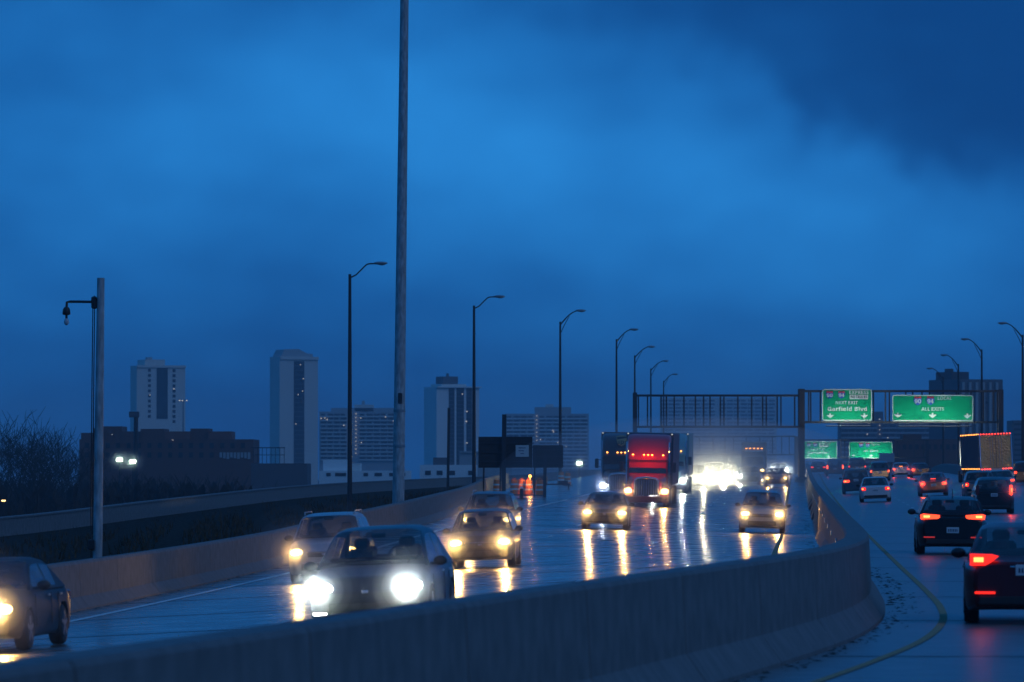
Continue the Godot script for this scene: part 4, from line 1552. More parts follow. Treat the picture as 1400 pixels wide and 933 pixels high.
func truss(t: Node3D, px0: float, px1: float, top: float, low: float, d: float, bars: Array, w: float) -> void:
	var o := t.position
	var a := seen(px0, top, d) - o
	var b := seen(px1, low, d) - o
	for z in [0.0, -1.3]:
		for y in [a.y, b.y]:
			bar(t, "chord", Vector3(a.x, y, z), Vector3(b.x, y, z), w)
	for i in bars.size():
		var x: float = seen(bars[i], 0, d).x - o.x
		var z := 0.0 if i % 2 == 0 else -1.3
		bar(t, "truss_bar", Vector3(x, b.y, z), Vector3(x, a.y, z), w * 0.72)
		if i % 3 == 0:
			bar(t, "cross_bar", Vector3(x, a.y, 0), Vector3(x, a.y, -1.3), w * 0.6)
			bar(t, "cross_bar", Vector3(x, b.y, 0), Vector3(x, b.y, -1.3), w * 0.6)


func gantries() -> void:
	var d := 440.0
	var base := Vector3(median_x(d), ground_y(median_x(d), d), -d)
	var t := thing("sign_gantry", "dark steel truss gantry spanning both roadways, its express span without signs", "gantry", base)
	truss(t, 868, 1093, 541, 584, d, [873, 886, 904, 912, 922, 936, 951, 963, 971, 986, 990, 1010, 1028, 1044, 1048, 1064, 1068, 1088], 0.17)
	truss(t, 1099, 1368, 535, 577.5, d, [1106, 1110, 1122, 1137, 1152, 1168, 1184, 1196, 1211, 1218, 1239, 1250, 1261, 1273, 1290, 1310, 1328, 1347, 1359, 1366], 0.17)
	for q in [[868.5, 537, 0.34], [1096.5, 532, 0.50], [1369, 533, 0.42]]:
		var top := seen(q[0], q[1], d) - base
		var x := top.x
		var gy := ground_y(x + base.x, d) - base.y - 0.4
		for z in [0.0, -1.3]:
			bar(t, "post", Vector3(x, gy, z), Vector3(x, top.y, z), q[2])
		var g := Geo.new()
		g.box(Vector3(x, gy + 0.3, -0.65), Vector3(1.0, 1.0, 2.6))
		put("post_footing", g, M.concrete_old, t)
	var W: Material = M.sign_white
	sign_board("express_sign", "green EXPRESS sign for Garfield Blvd on the nearer gantry", [1124, 532, 1193, 576], d - 0.4,
		[["EXPRESS", 1174.6, 536.9, 26.5, 4.6, W], ["NO TRUCKS", 1174.7, 543.0, 22.5, 3.6, M.sign_black], ["NEXT EXIT", 1157.8, 551.0, 30, 4.2, W], ["Garfield Blvd", 1158.9, 559.6, 54, 5.4, W]],
		[[1134.7, 540.3, 10, 10.5, "90"], [1150.9, 540.3, 10, 10.5, "94"]], [[1135.4, 569, 9.5, 7], [1182.2, 569, 9.5, 7]], [[1162.2, 540.2, 1187.4, 546.2]], 14.0)
	sign_board("local_sign", "wide green LOCAL ALL EXITS sign on the nearer gantry", [1220, 540, 1331.5, 576.5], d - 0.4,
		[["LOCAL", 1292, 544.9, 19, 4.4, W], ["ALL EXITS", 1276, 559.7, 31, 4.6, W]],
		[[1255.3, 548.4, 11, 12.5, "90"], [1272.7, 548.4, 11, 12.5, "94"]], [[1228, 568, 10, 7.5], [1275.5, 568.5, 10, 7.5], [1323.2, 569.3, 10, 7.5]], [], 19.0)
	d = 807.0
	base = Vector3(median_x(d), ground_y(median_x(d), d), -d)
	t = thing("sign_gantry", "farther dark steel truss gantry seen beneath the nearer one", "gantry", base)
	truss(t, 939, 1088, 597, 622, d, [943, 957, 975, 992, 1003, 1021, 1039, 1057, 1069, 1080], 0.20)
	truss(t, 1092, 1268, 602, 626, d, [1097, 1120, 1150, 1156, 1190, 1228, 1250, 1264], 0.20)
	for q in [[940, 597, 0.4], [1089, 597, 0.5], [1268, 602, 0.5]]:
		var top := seen(q[0], q[1], d) - base
		for z in [0.0, -1.3]:
			bar(t, "post", Vector3(top.x, -1.0, z), Vector3(top.x, top.y, z), q[2])
	sign_board("express_sign", "bright green EXPRESS sign on the farther gantry", [1098, 603.5, 1145, 627.5], d - 0.4,
		[["EXPRESS", 1127.5, 606.9, 15, 2.5, W], ["NO TRUCKS", 1127, 610.0, 12, 1.8, M.sign_black], ["NEXT EXIT", 1118.5, 615, 19, 2.4, W], ["Garfield Blvd", 1119.5, 619.6, 30, 3.0, W]],
		[[1106, 608.8, 5.5, 5.5, "90"], [1115, 608.8, 5.5, 5.5, "94"]], [[1105, 624.2, 4.5, 3.6], [1133.5, 624.2, 4.5, 3.6]], [[1120.5, 608.6, 1133.5, 611.4]], 30.0)
	sign_board("local_sign", "bright green LOCAL ALL EXITS sign on the farther gantry", [1161, 604.2, 1220.8, 627.2], d - 0.4,
		[["LOCAL", 1197.5, 608.2, 11, 2.3, W], ["ALL EXITS", 1191, 617.2, 20, 2.4, W]],
		[[1177.5, 609.2, 6, 6.5, "90"], [1186.5, 609.2, 6, 6.5, "94"]], [[1167, 623, 5, 4], [1191.3, 623.3, 5, 4]], [], 34.0)
	# blank grey panel beyond the white sedan
	var p := seen(1212.5, 626, 640)
	t = thing("grey_panel_sign", "blank blue-grey panel on two posts overlapping the far local sign", "road sign", Vector3(p.x, 0.6, p.z))
	var g2 := Geo.new()
	g2.cbox(Vector3(0, p.y - 0.6, 0), Vector3(1.95, 1.15, 0.06), 0.02)
	put("panel", g2, mat(0.34, 0.35, 0.38, 0.5), t)
	for sd in [-0.6, 0.6]:
		bar(t, "post", Vector3(sd, -1.0, -0.1), Vector3(sd, p.y - 0.3, -0.1), 0.10)


# ------------------------------------------------------------------ lamps, poles, roadworks
func lamp_post(label: String, foot: Vector3, top: Vector3, reach: float, rise: float, curved: bool, group: String, r := 0.13) -> void:
	var t := thing("street_lamp", label, "street lamp", foot, 0.0, group)
	var h := top - foot
	var g := Geo.new()
	g.tube([Vector3.ZERO, Vector3(0, 0.25, 0), Vector3(0, 0.26, 0), h * 0.5, h], [r * 1.5, r * 1.5, r, r * 0.8, r * 0.55], 10)
	put("pole", g, M.dark_steel, t)
	var path := []
	var rad := []
	if curved:
		for k in 9:
			var u := k / 8.0
			path.append(h + Vector3(reach * u, rise * sin(u * PI / 2) - 0.25 * (1.0 - u), 0))
			rad.append(lerpf(0.06, 0.04, u))
	else:
		for q in [[0.0, -0.35], [0.25, -0.05], [0.55, 0.68], [0.66, 0.93], [0.8, 1.0], [1.0, 1.0]]:
			path.append(h + Vector3(reach * q[0], rise * q[1], 0))
			rad.append(0.045)
	g = Geo.new()
	g.tube(path, rad, 7)
	if curved:
		g.tube([h + Vector3(0, -1.0, 0), h + Vector3(reach * 0.25, rise * 0.1 - 0.35, 0), h + Vector3(reach * 0.55, rise * 0.62 - 0.1, 0)], [0.035, 0.035, 0.03], 6)
	put("arm", g, M.dark_steel, t)
	var e: Vector3 = path[path.size() - 1]
	var sd := signf(reach)
	g = Geo.new()
	g.ball(e + Vector3(sd * 0.30, 0.03, 0), Vector3(0.42, 0.10, 0.17), 12, 8)
	var hd := put("lamp_head", g, M.galv, t)
	g = Geo.new()
	g.ball(e + Vector3(sd * 0.38, -0.045, 0), Vector3(0.20, 0.06, 0.12), 10, 6)
	put("lens", g, M.lens_dead, hd)


func street_furniture() -> void:
	var names := ["tallest lamp with angled arm, standing left of the high mast", "lamp with angled arm rising beside the white tower with dark stripes", "lamp with curved arm between the dark sign backs and the brown truck", "lamp with curved arm above the brown truck", "lamp whose curved arm crosses the gantry's end post", "slim lamp just right of the gantry's end post", "smallest lamp over the unsigned gantry span"]
	var tops := [[478, 375, 28, 0.58], [648, 418, 38, 0.6], [766, 440, 34, 0.55], [843, 464, 29, 0.62], [868, 486, 27, 0.58], [890, 504, 24, 0.56], [907.5, 521, 19, 0.5]]
	var ds := [300.0, 365.0, 405.0, 459.0, 525.0, 596.0, 683.0]
	for i in 7:
		var d: float = ds[i]
		var top := seen(tops[i][0], tops[i][1], d)
		var fy := table(PARAPET_TOP, d) - 1.6 if i < 2 else ground_y(top.x, d) - 0.2
		lamp_post(names[i], Vector3(top.x, fy, -d), top, (1.5 if i < 2 else tops[i][2] / FOCAL * d - 0.65), (0.62 if i < 2 else 0.85), i >= 2, "street lamps along the express lanes", 0.16 if i < 2 else 0.14)
	var rn := ["tall lamp with curved arm beyond the right end of the gantry", "lamp with curved arm in front of the dark tower's roof edge", "lamp with curved arm rising over the dark tower's rooftop block", "smallest curved lamp left of the dark tower"]
	var rt := [[1399, 458, 33], [1343, 478, 28], [1311, 498, 24], [1290, 515, 22]]
	var rd := [424.0, 483.0, 553.0, 622.0]
	for i in 4:
		var d: float = rd[i]
		var top := seen(rt[i][0], rt[i][1], d)
		lamp_post(rn[i], Vector3(top.x, ground_y(top.x, d) - 0.3, -d), top, -rt[i][2] / FOCAL * d + 0.65, 0.95, true, "street lamps along the local lanes", 0.15)
	# the high mast that leaves the top of the picture
	var d2 := 200.0
	var foot := seen(544, 700, d2)
	foot.y = table(RISE_EDGE, d2) - 0.3
	var t := thing("high_mast", "tall tapering grey steel mast rising out of sight behind the roadside wall", "mast", foot)
	var g := Geo.new()
	var up := seen(552.5, 0, d2) - foot
	g.tube([Vector3.ZERO, Vector3(0, 0.1, 0), up * 0.5, up, up * 1.6], [0.25, 0.238, 0.205, 0.165, 0.11], 16)
	put("shaft", g, M.pole_paint, t)
	g = Geo.new()
	g.cbox(seen(547.0, 545, d2) - foot + Vector3(0, 0, 0.20), Vector3(0.16, 0.42, 0.08), 0.02)
	put("access_hatch", g, M.dark_steel, t)
	for q in [[546, 562, 0.225], [545.3, 610, 0.235]]:
		g = Geo.new()
		var c := seen(q[0], q[1], d2) - foot
		g.tube([c - Vector3(0, 0.05, 0), c + Vector3(0, 0.05, 0)], [q[2] + 0.012, q[2] + 0.012], 16)
		put("collar", g, M.galv, t)
	# camera pole
	d2 = 125.0
	foot = seen(132.5, 770, d2)
	foot.y = table(RISE_EDGE, d2) - 0.5
	t = thing("camera_pole", "weathered grey pole with a side arm carrying a dome camera", "pole", foot)
	up = seen(137, 380, d2) - foot
	g = Geo.new()
	g.tube([Vector3.ZERO, up * 0.5, up], [0.122, 0.108, 0.092], 14)
	put("shaft", g, M.pole_paint, t)
	var o := -foot
	g = Geo.new()
	g.tube([seen(134, 413, d2) + o, seen(95, 412.5, d2) + o, seen(90.5, 413.5, d2) + o, seen(90, 422, d2) + o], [0.032, 0.032, 0.032, 0.032], 8)
	put("arm", g, M.black, t)
	g = Geo.new()
	g.cbox(seen(128, 414, d2) + o, Vector3(0.14, 0.30, 0.16), 0.03)
	g.tube([seen(124, 412.5, d2) + o, seen(131, 408, d2) + o], [0.03, 0.09], 8)
	put("bracket", g, M.black, t)
	g = Geo.new()
	g.tube([seen(90, 420, d2) + o, seen(90, 423, d2) + o, seen(90, 430, d2) + o, seen(90, 431, d2) + o], [0.05, 0.09, 0.10, 0.06], 12)
	var cam := put("camera_housing", g, M.black, t)
	g = Geo.new()
	g.ball(seen(90, 440, d2) + o, Vector3(0.062, 0.09, 0.062), 12, 8)
	put("dome", g, mat(0.5, 0.52, 0.55, 0.15), cam)
	g = Geo.new()
	g.tube([seen(90, 431, d2) + o, seen(90, 437, d2) + o], [0.03, 0.03], 8)
	put("stem", g, M.black, cam)
	for q in [125.2, 127.6]:
		g = Geo.new()
		g.tube([seen(q + 1.0, 420, d2) + o, seen(q, 520, d2) + o, seen(q - 1.2, 690, d2) + o, seen(q - 1.0, 768, d2) + o], [0.014, 0.014, 0.014, 0.014], 6)
		put("cable", g, M.black, t)
	g = Geo.new()
	g.cbox(seen(125, 745, d2) + o + Vector3(0, 0, 0.1), Vector3(0.16, 0.26, 0.2), 0.03)
	put("junction_box", g, M.black, t)
	roadworks()


func drum(label: String, px: float, d: float, s := 1.0, lit := false) -> void:
	var p := on_road(px, d)
	var t := thing("traffic_drum", label, "traffic drum", p, 0.0, "orange traffic drums closing the gore")
	var ys := [0.0, 0.06, 0.32, 0.43, 0.62, 0.73, 0.98]
	var rs := [0.30, 0.285, 0.275, 0.262, 0.25, 0.238, 0.225]
	var g := Geo.new()
	g.tube([Vector3(0, 0, 0), Vector3(0, 0.05, 0)], [0.40 * s, 0.37 * s], 14)
	put("rubber_base", g, M.rubber, t)
	for k in 5:
		g = Geo.new()
		var a: float = ys[k + 1] * s
		var b: float = ys[k + 2] * s
		g.tube([Vector3(0, a, 0), Vector3(0, b - 0.015, 0), Vector3(0, b, 0)], [rs[k + 1] * s, rs[k + 2] * s, (rs[k + 2] - 0.012) * s], 14, k == 4)
		put("band", g, M.tape if k % 2 == 1 else M.orange, t)
	g = Geo.new()
	g.tube([Vector3(-0.10, 0.97 * s, 0), Vector3(-0.08, 1.06 * s, 0), Vector3(0.08, 1.06 * s, 0), Vector3(0.10, 0.97 * s, 0)], [0.02, 0.02, 0.02, 0.02], 6)
	put("handle", g, M.orange, t)
	if lit:
		g = Geo.new()
		g.tube([Vector3(0.08, 0.98, 0.05), Vector3(0.08, 1.12, 0.05)], [0.02, 0.02], 6)
		g.ball(Vector3(0.08, 1.20, 0.05), Vector3(0.10, 0.10, 0.05), 12, 8)
		put("warning_light", g, M.amber, t)
		var wl := OmniLight3D.new()
		wl.name = "warning_glow"
		t.add_child(wl, true)
		wl.position = Vector3(0.08, 1.22, 0.80)
		wl.light_energy = 1.3
		wl.light_color = Color(1.0, 0.66, 0.32)
		wl.light_size = 0.08
		wl.omni_range = 40.0
		wl.omni_attenuation = 2.0
		wl.shadow_enabled = true


func roadworks() -> void:
	drum("orange striped drum half hidden by the small dark post", 713, 320.6)
	drum("orange striped drum topped by a glowing amber warning lamp", 723, 320, 1.0, true)
	drum("orange striped drum with a dark rubber foot closest to the white edge line", 738, 318.5)
	drum("far orange drum behind the trailer's coupling", 767, 400)
	drum("far orange drum at the road edge beyond the low trailer", 776, 388)
	drum("orange drum peeking above the roof of the grey SUV", 680, 318)
	drum("low orange drum between the grey SUV and the leaning sign post", 703, 322)
	# small dark post
	var p := on_road(713, 298)
	var t := thing("delineator_post", "small dark post with a pale reflective top in front of the drums", "bollard", p)
	var g := Geo.new()
	g.tube([Vector3.ZERO, Vector3(0, 0.06, 0), Vector3(0, 0.07, 0), Vector3(0, 0.62, 0)], [0.30, 0.28, 0.11, 0.10], 12)
	put("post", g, M.rubber, t)
	g = Geo.new()
	g.tube([Vector3(0, 0.63, 0), Vector3(0, 0.72, 0), Vector3(0, 0.76, 0)], [0.10, 0.10, 0.05], 12)
	put("reflector", g, M.tape, t)
	# tow-behind warning-light trailer
	p = on_road(742, 352)
	t = thing("warning_trailer", "low dark two-wheeled trailer parked among the drums", "trailer", p, 0.35)
	g = Geo.new()
	g.cbox(Vector3(-0.35, 0.72, 0), Vector3(1.1, 0.62, 1.0), 0.1)
	put("engine_cover", g, mat(0.10, 0.05, 0.04, 0.5), t)
	g = Geo.new()
	g.box(Vector3(0.55, 0.42, 0), Vector3(2.6, 0.10, 0.9))
	g.box(Vector3(1.5, 0.55, 0), Vector3(0.5, 0.24, 0.5))
	g.tube([Vector3(1.9, 0.42, 0), Vector3(1.9, 0.0, 0)], [0.04, 0.04], 6)
	put("frame", g, mat(0.06, 0.04, 0.05, 0.5), t)
	for z in [-0.55, 0.55]:
		var wg := Geo.new()
		wg.tube([Vector3(-0.3, 0.3, z - 0.09), Vector3(-0.3, 0.3, z + 0.09)], [0.3, 0.3], 14)
		put("wheel", wg, M.rubber, t)
	# two dark sign backs on leaning posts
	back_sign("dark back of a large road sign carrying one small white notice", [654, 597.5, 728, 640], 302, [[689, 567, 686.5, 0.26], [661, 640, 654, 0.10], [684, 640, 650, 0.10]], [705, 609, 723, 625])
	back_sign("smaller dark sign back beside the one with the white notice", [728.5, 609, 770, 640], 312, [[745, 622, 668, 0.20], [731, 615, 640, 0.08]], [])
	# slim steel sign post in front of the striped tower, and a low support frame
	var f := seen(612, 660, 420)
	t = thing("steel_sign_post", "plain dark steel post standing in front of the striped tower", "post", Vector3(f.x, 0.0, f.z))
	bar(t, "shaft", Vector3(0, -0.5, 0), Vector3(0.1, seen(614, 558, 420).y, 0), 0.22)


func back_sign(label: String, r: Array, d: float, posts: Array, note: Array) -> void:
	var c := seen((r[0] + r[2]) * 0.5, r[3], d)
	var gy := ground_y(c.x, d)
	var t := thing("road_sign_back", label, "road sign", Vector3(c.x, gy, -d))
	var k := d / FOCAL
	var w: float = (r[2] - r[0]) * k
	var h: float = (r[3] - r[1]) * k
	var y0 := c.y - gy
	var g := Geo.new()
	g.cbox(Vector3(0, y0 + h / 2, 0), Vector3(w, h, 0.06), 0.015)
	put("panel", g, M.sign_back, t)
	for q in 3:
		bar(t, "stiffener", Vector3(-w / 2 + 0.05, y0 + h * (0.2 + 0.3 * q), 0.06), Vector3(w / 2 - 0.05, y0 + h * (0.2 + 0.3 * q), 0.06), 0.06)
	for q in posts:
		var a := seen(q[0] + 0.5, q[1], d) - t.position
		var b := seen(q[0] - 0.8, q[2], d) - t.position
		bar(t, "post", Vector3(b.x, -0.6, 0.18), Vector3(a.x, a.y, 0.18), q[3])
	if note:
		var cc := seen((note[0] + note[2]) * 0.5, (note[1] + note[3]) * 0.5, d) - t.position
		g = Geo.new()
		g.cbox(Vector3(cc.x, cc.y, 0.12), Vector3((note[2] - note[0]) * k, (note[3] - note[1]) * k, 0.02), 0.005)
		var n_ := put("notice", g, M.sign_white, t)
		g = Geo.new()
		for q in 3:
			g.box(Vector3(cc.x - 0.06 * (q % 2), cc.y + 0.18 - q * 0.17, 0.134), Vector3(0.42 - 0.1 * q, 0.05, 0.004))
		put("lettering", g, M.print, n_)


# ------------------------------------------------------------------ background
const GROUND := -9.0


# a box in photo pixels at depth d, from the ground up; returns [node, centre px, k]
func block(called: String, label: String, x0: float, x1: float, top: float, d: float, deep: float, m: Material, group := "", side := 0.0) -> Dictionary:
	var k := d / FOCAL
	var turn := 0.0
	if side > 0.0:      # side: photo pixels taken by the flank that shows on the left
		turn = 0.42
		deep = side * k / sin(turn)
	var kx := k / cos(turn)
	var cx := (x0 + side + x1) * 0.5
	var p := seen(cx, HORIZON, d)
	var t := thing(called, label, "building", Vector3(p.x, GROUND, -d), turn, group)
	var w := (x1 - x0 - side) * kx
	var h := EYE + (HORIZON - top) * k - GROUND
	var g := Geo.new()
	g.box(Vector3(0, h / 2, -deep / 2), Vector3(w, h, deep))
	put("wall", g, m, t)
	return {"t": t, "cx": cx, "k": k, "kx": kx, "w": w, "h": h, "d": d, "deep": deep}


# a box on the front of a block, given in photo pixels; out = how far it stands proud (negative: recessed look by dark glass)
func face(b: Dictionary, called: String, x0: float, x1: float, y0: float, y1: float, out: float, m: Material) -> MeshInstance3D:
	var g := Geo.new()
	var k: float = b.k
	var ya: float = EYE + (HORIZON - y0) * k - GROUND
	var yb: float = EYE + (HORIZON - y1) * k - GROUND
	g.box(Vector3(((x0 + x1) * 0.5 - b.cx) * b.kx, (ya + yb) * 0.5, out * 0.5), Vector3((x1 - x0) * b.kx, ya - yb, out))
	return put(called, g, m, b.t)


func rooftop(b: Dictionary, called: String, x0: float, x1: float, y0: float, y1: float, z: float, deep: float, m: Material) -> void:
	var g := Geo.new()
	var k: float = b.k
	var ya: float = EYE + (HORIZON - y0) * k - GROUND
	var yb: float = EYE + (HORIZON - y1) * k - GROUND
	g.box(Vector3(((x0 + x1) * 0.5 - b.cx) * b.kx, (ya + yb) * 0.5, z), Vector3((x1 - x0) * b.kx, ya - yb, deep))
	put(called, g, m, b.t)


# apartment slab: dark window band and pale balcony edge on every storey
func slab(label: String, x0: float, x1: float, top: float, d: float, storeys: int, step: float, wall_: Material, band: Material, shaft: Array, lit: Array, dots: Array) -> Dictionary:
	var b := block("apartment_slab", label, x0, x1, top, d, 16.0, wall_)
	for i in storeys:
		var y := top + 3.0 + i * step
		var segs := [[x0 + 1.5, shaft[0]], [shaft[1], x1 - 1.5]]
		for sg in segs:
			if sg[1] - sg[0] < 3: continue
			face(b, "balcony_edge", sg[0], sg[1], y + step * 0.56, y + step * 0.86, 0.9, band)
			var n := maxi(2, int((sg[1] - sg[0]) / 9.0))
			for q in n:
				var a: float = lerpf(sg[0], sg[1], (q + 0.06) / n)
				var c: float = lerpf(sg[0], sg[1], (q + (0.94 if (q + i) % 3 else 0.72)) / n)
				face(b, "window", a, c, y, y + step * 0.5, 0.06, M.far_glass)
	for q in lit: face(b, "lit_window", q[0] - 0.7, q[0] + 0.7, q[1] - 0.7, q[1] + 0.7, 1.0, M.window_lit)
	for q in dots: face(b, "stair_light", q[0] - 0.5, q[0] + 0.5, q[1] - 0.55, q[1] + 0.55, 1.2, M.window_lit)
	return b


func background() -> void:
	# pale tower with two rows of single windows and a dark glazed middle
	var b := block("apartment_tower", "pale tower with two window rows beside a broad dark middle stripe", 177, 252, 500.5, 1900, 16, M.pale_wall, "", 10.5)
	face(b, "parapet", 187.5, 252.3, 499.8, 503, 0.5, M.pale_wall)
	face(b, "dark_bay", 213.8, 228.4, 503.4, 573, 0.15, M.far_glass)
	for i in 10:
		face(b, "window", 202.4, 206, 504.8 + i * 7.0, 508.6 + i * 7.0, 0.12, M.far_glass)
		if i < 11: face(b, "window", 235, 238.8, 504.8 + i * 7.0, 508.8 + i * 7.0, 0.12, M.far_glass)
	face(b, "window", 235, 238.8, 574.8, 578.6, 0.12, M.far_glass)
	face(b, "lit_window", 204.3, 205.4, 540, 541, 0.3, M.window_lit)
	face(b, "lit_window", 236.3, 237.4, 531.5, 532.6, 0.3, M.window_lit)
	rooftop(b, "penthouse", 199.5, 226, 492, 500.4, -5, 8, M.pale_wall)
	rooftop(b, "antenna", 206, 213, 488.5, 492, -5, 2, M.grey_wall)
	# tall pale tower with one glazed stripe
	b = block("apartment_tower", "tallest pale tower with a single dark glazed stripe and a hipped rooftop", 367.5, 434, 488, 2000, 18, M.pale_wall, "", 15)
	face(b, "cornice", 383, 434.3, 488.5, 492, 0.6, M.pale_wall)
	face(b, "dark_bay", 401.5, 415.5, 494, 640, 0.12, M.far_glass)
	for i in 22: face(b, "spandrel", 401.7, 415.3, 500 + i * 6.3, 500.9 + i * 6.3, 0.35, M.dim_wall)
	for q in [[410, 499], [414, 518], [407, 540], [413, 535], [404, 580]]: face(b, "lit_window", q[0] - 0.5, q[0] + 0.5, q[1] - 0.5, q[1] + 0.5, 0.5, M.window_lit)
	var g := Geo.new()
	var k: float = b.k
	var roof := PackedVector2Array([Vector2(386, 488), Vector2(391, 478), Vector2(412, 477), Vector2(424, 483), Vector2(433, 484), Vector2(433, 488)])
	var poly := PackedVector2Array()
	for q in roof: poly.append(Vector2((q.x - b.cx) * k, EYE + (HORIZON - q.y) * k - GROUND))
	g.prism(poly, -12, -3)
	put("rooftop_block", g, M.grey_wall, b.t)
	# broad slab behind the high mast
	var dots := []
	for i in 11: dots.append([486.4, 566 + i * 5.4])
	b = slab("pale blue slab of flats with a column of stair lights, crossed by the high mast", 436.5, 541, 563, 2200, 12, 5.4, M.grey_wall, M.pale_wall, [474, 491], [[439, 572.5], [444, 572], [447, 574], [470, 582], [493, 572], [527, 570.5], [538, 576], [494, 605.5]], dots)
	rooftop(b, "upper_storeys", 452, 541, 558, 563, -8, 12, M.grey_wall)
	rooftop(b, "penthouse", 484, 510, 553.5, 563, -6, 8, M.pale_wall)
	rooftop(b, "antenna", 494, 498, 548, 553.5, -6, 2, M.grey_wall)
	# striped tower
	b = block("apartment_tower", "striped tower with a dark square rooftop block, beside the dark sign backs", 579, 655, 529.5, 1700, 18, M.white_wall, "", 18)
	face(b, "roof_edge", 597, 657, 528.8, 530.4, 0.9, M.white_wall)
	for q in [[613.5, 621], [624, 634], [637.5, 645]]:
		face(b, "dark_bay", q[0], q[1], 531, 645, 0.15, M.far_glass)
		for i in 19: face(b, "spandrel", q[0] + 0.2, q[1] - 0.2, 536 + i * 5.7, 536.8 + i * 5.7, 0.35, M.dim_wall)
	for q in [[631.5, 539], [637.8, 563], [637.3, 576.5], [638, 606]]: face(b, "lit_window", q[0] - 0.6, q[0] + 0.6, q[1] - 0.6, q[1] + 0.6, 0.5, M.window_lit)
	rooftop(b, "rooftop_block", 610.5, 631, 515, 525, -6, 6, M.dim_wall)
	rooftop(b, "rooftop_base", 606, 640, 525.5, 529.4, -6, 9, M.pale_wall)
	rooftop(b, "antenna", 620.5, 622.5, 510.5, 515, -6, 1, M.dim_wall)
	# slab behind the dark sign backs
	dots = []
	for i in 7: dots.append([733.8, 569 + i * 5.6])
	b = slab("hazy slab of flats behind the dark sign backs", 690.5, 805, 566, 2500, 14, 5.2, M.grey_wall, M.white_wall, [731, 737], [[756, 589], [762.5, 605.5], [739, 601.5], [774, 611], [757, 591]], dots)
	rooftop(b, "upper_storeys", 731, 781, 557, 566, -8, 12, M.grey_wall)
	rooftop(b, "penthouse", 746, 757, 553, 557, -8, 6, M.pale_wall)
	# hazy slab behind the unsigned gantry span
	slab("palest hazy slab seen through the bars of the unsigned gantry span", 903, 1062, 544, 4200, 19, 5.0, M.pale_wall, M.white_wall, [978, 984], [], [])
	# dark tower on the right
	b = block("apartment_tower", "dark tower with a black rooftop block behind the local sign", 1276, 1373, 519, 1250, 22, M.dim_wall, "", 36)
	for i in 6: face(b, "pier", 1314 + i * 9.6, 1317.5 + i * 9.6, 523, 660, 0.5, M.grey_wall)
	for q in [[1345, 542], [1345, 556], [1348, 549], [1343, 570]]: face(b, "dim_window", q[0], q[0] + 2.5, q[1], q[1] + 3.5, 0.3, M.far_glass)
	rooftop(b, "rooftop_block", 1311.5, 1336, 508.5, 519, -8, 8, M.dark_band)
	rooftop(b, "rooftop_tank", 1317, 1321, 504, 508.5, -8, 3, M.dark_band)
	# broad low slab under the express sign
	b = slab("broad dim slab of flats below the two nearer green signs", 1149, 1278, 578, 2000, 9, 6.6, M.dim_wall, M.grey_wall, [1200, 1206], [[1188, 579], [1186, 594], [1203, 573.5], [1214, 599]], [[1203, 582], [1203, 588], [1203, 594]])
	rooftop(b, "tall_wing", 1193, 1209, 563, 578, -8, 10, M.dim_wall)
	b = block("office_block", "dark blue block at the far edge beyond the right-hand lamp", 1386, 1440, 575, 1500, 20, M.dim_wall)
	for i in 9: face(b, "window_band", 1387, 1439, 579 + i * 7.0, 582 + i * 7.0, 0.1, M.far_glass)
	# dark wooded low block between the signs and the tower
	b = block("low_brick_building", "low dark brick building behind the distant traffic on the local lanes", 1222, 1330, 601, 1000, 20, M.brick_dark)
	for i in 12: face(b, "window", 1226 + i * 8.5, 1231 + i * 8.5, 608, 615, 0.06, M.far_glass)
	rooftop(b, "stair_head", 1236, 1262, 594, 601, -6, 6, M.brick_dark)
	# dark brick school-like building on the left, stepped roofline
	b = block("brick_building", "long dark brick building with a stepped roofline behind the camera pole", 108, 346, 601, 900, 22, M.brick_dark)
	for q in [[108, 124, 592], [124, 132, 585.5], [132, 164, 583], [164, 190, 590], [190, 223, 586.5], [223, 258, 590], [258, 283, 586], [283, 315, 590]]:
		rooftop(b, "upper_storey", q[0], q[1], q[2], 601.2, -8 - rng.randf() * 3, 12, M.brick if int(q[0]) % 2 else M.brick_dark)
	for i in 16:
		for j in 2:
			face(b, "window", 116 + i * 14.2, 121.5 + i * 14.2, 606 + j * 13, 613 + j * 13, 0.06, M.far_glass)
	for q in [[153, 594.5], [236, 602]]: face(b, "lit_window", q[0] - 0.5, q[0] + 0.5, q[1] - 0.5, q[1] + 0.5, 0.3, M.window_lit)
	for i in 9: face(b, "painted_panel", 300 + i * 4.8, 303.5 + i * 4.8, 619, 626 + (i % 3), 0.10, M.grey_wall)
	# low dark flat-roofed building with a rail on its roof
	b = block("flat_roof_building", "low dark flat-roofed building with a thin roof railing below the tallest tower", 343, 420, 634, 760, 14, M.dim_wall)
	for i in 8: face(b, "rail_post", 346 + i * 6.0, 346.7 + i * 6.0, 612.5, 634, 0.10, M.dark_steel)
	face(b, "top_rail", 343, 389.5, 612, 613.2, 0.14, M.dark_steel)
	face(b, "mid_rail", 343, 389.5, 622, 622.8, 0.08, M.dark_steel)
	# white low buildings
	b = block("white_workshop", "low white workshop with dark square windows beside the high mast's foot", 436, 560, 644, 1050, 18, M.white_wall)
	rooftop(b, "vaulted_hall", 441, 478, 629, 644.2, -7, 10, M.white_wall)
	rooftop(b, "upper_block", 478, 492, 634, 644.2, -7, 10, M.pale_wall)
	for q in [[446, 452], [458, 473], [497, 503], [512, 522], [532, 540], [546, 554]]: face(b, "window", q[0], q[1], 647, 651.5, 0.08, M.far_glass)
	b = block("white_shed", "low white shed with small dark windows below the striped tower", 574, 652, 636, 1000, 16, M.white_wall)
	for q in [[581, 589], [597, 605], [613.5, 622], [640, 646]]: face(b, "window", q[0], q[1], 644, 650, 0.08, M.far_glass)
	rooftop(b, "dark_annex", 592, 612, 626, 636.2, -4, 6, M.dim_wall)
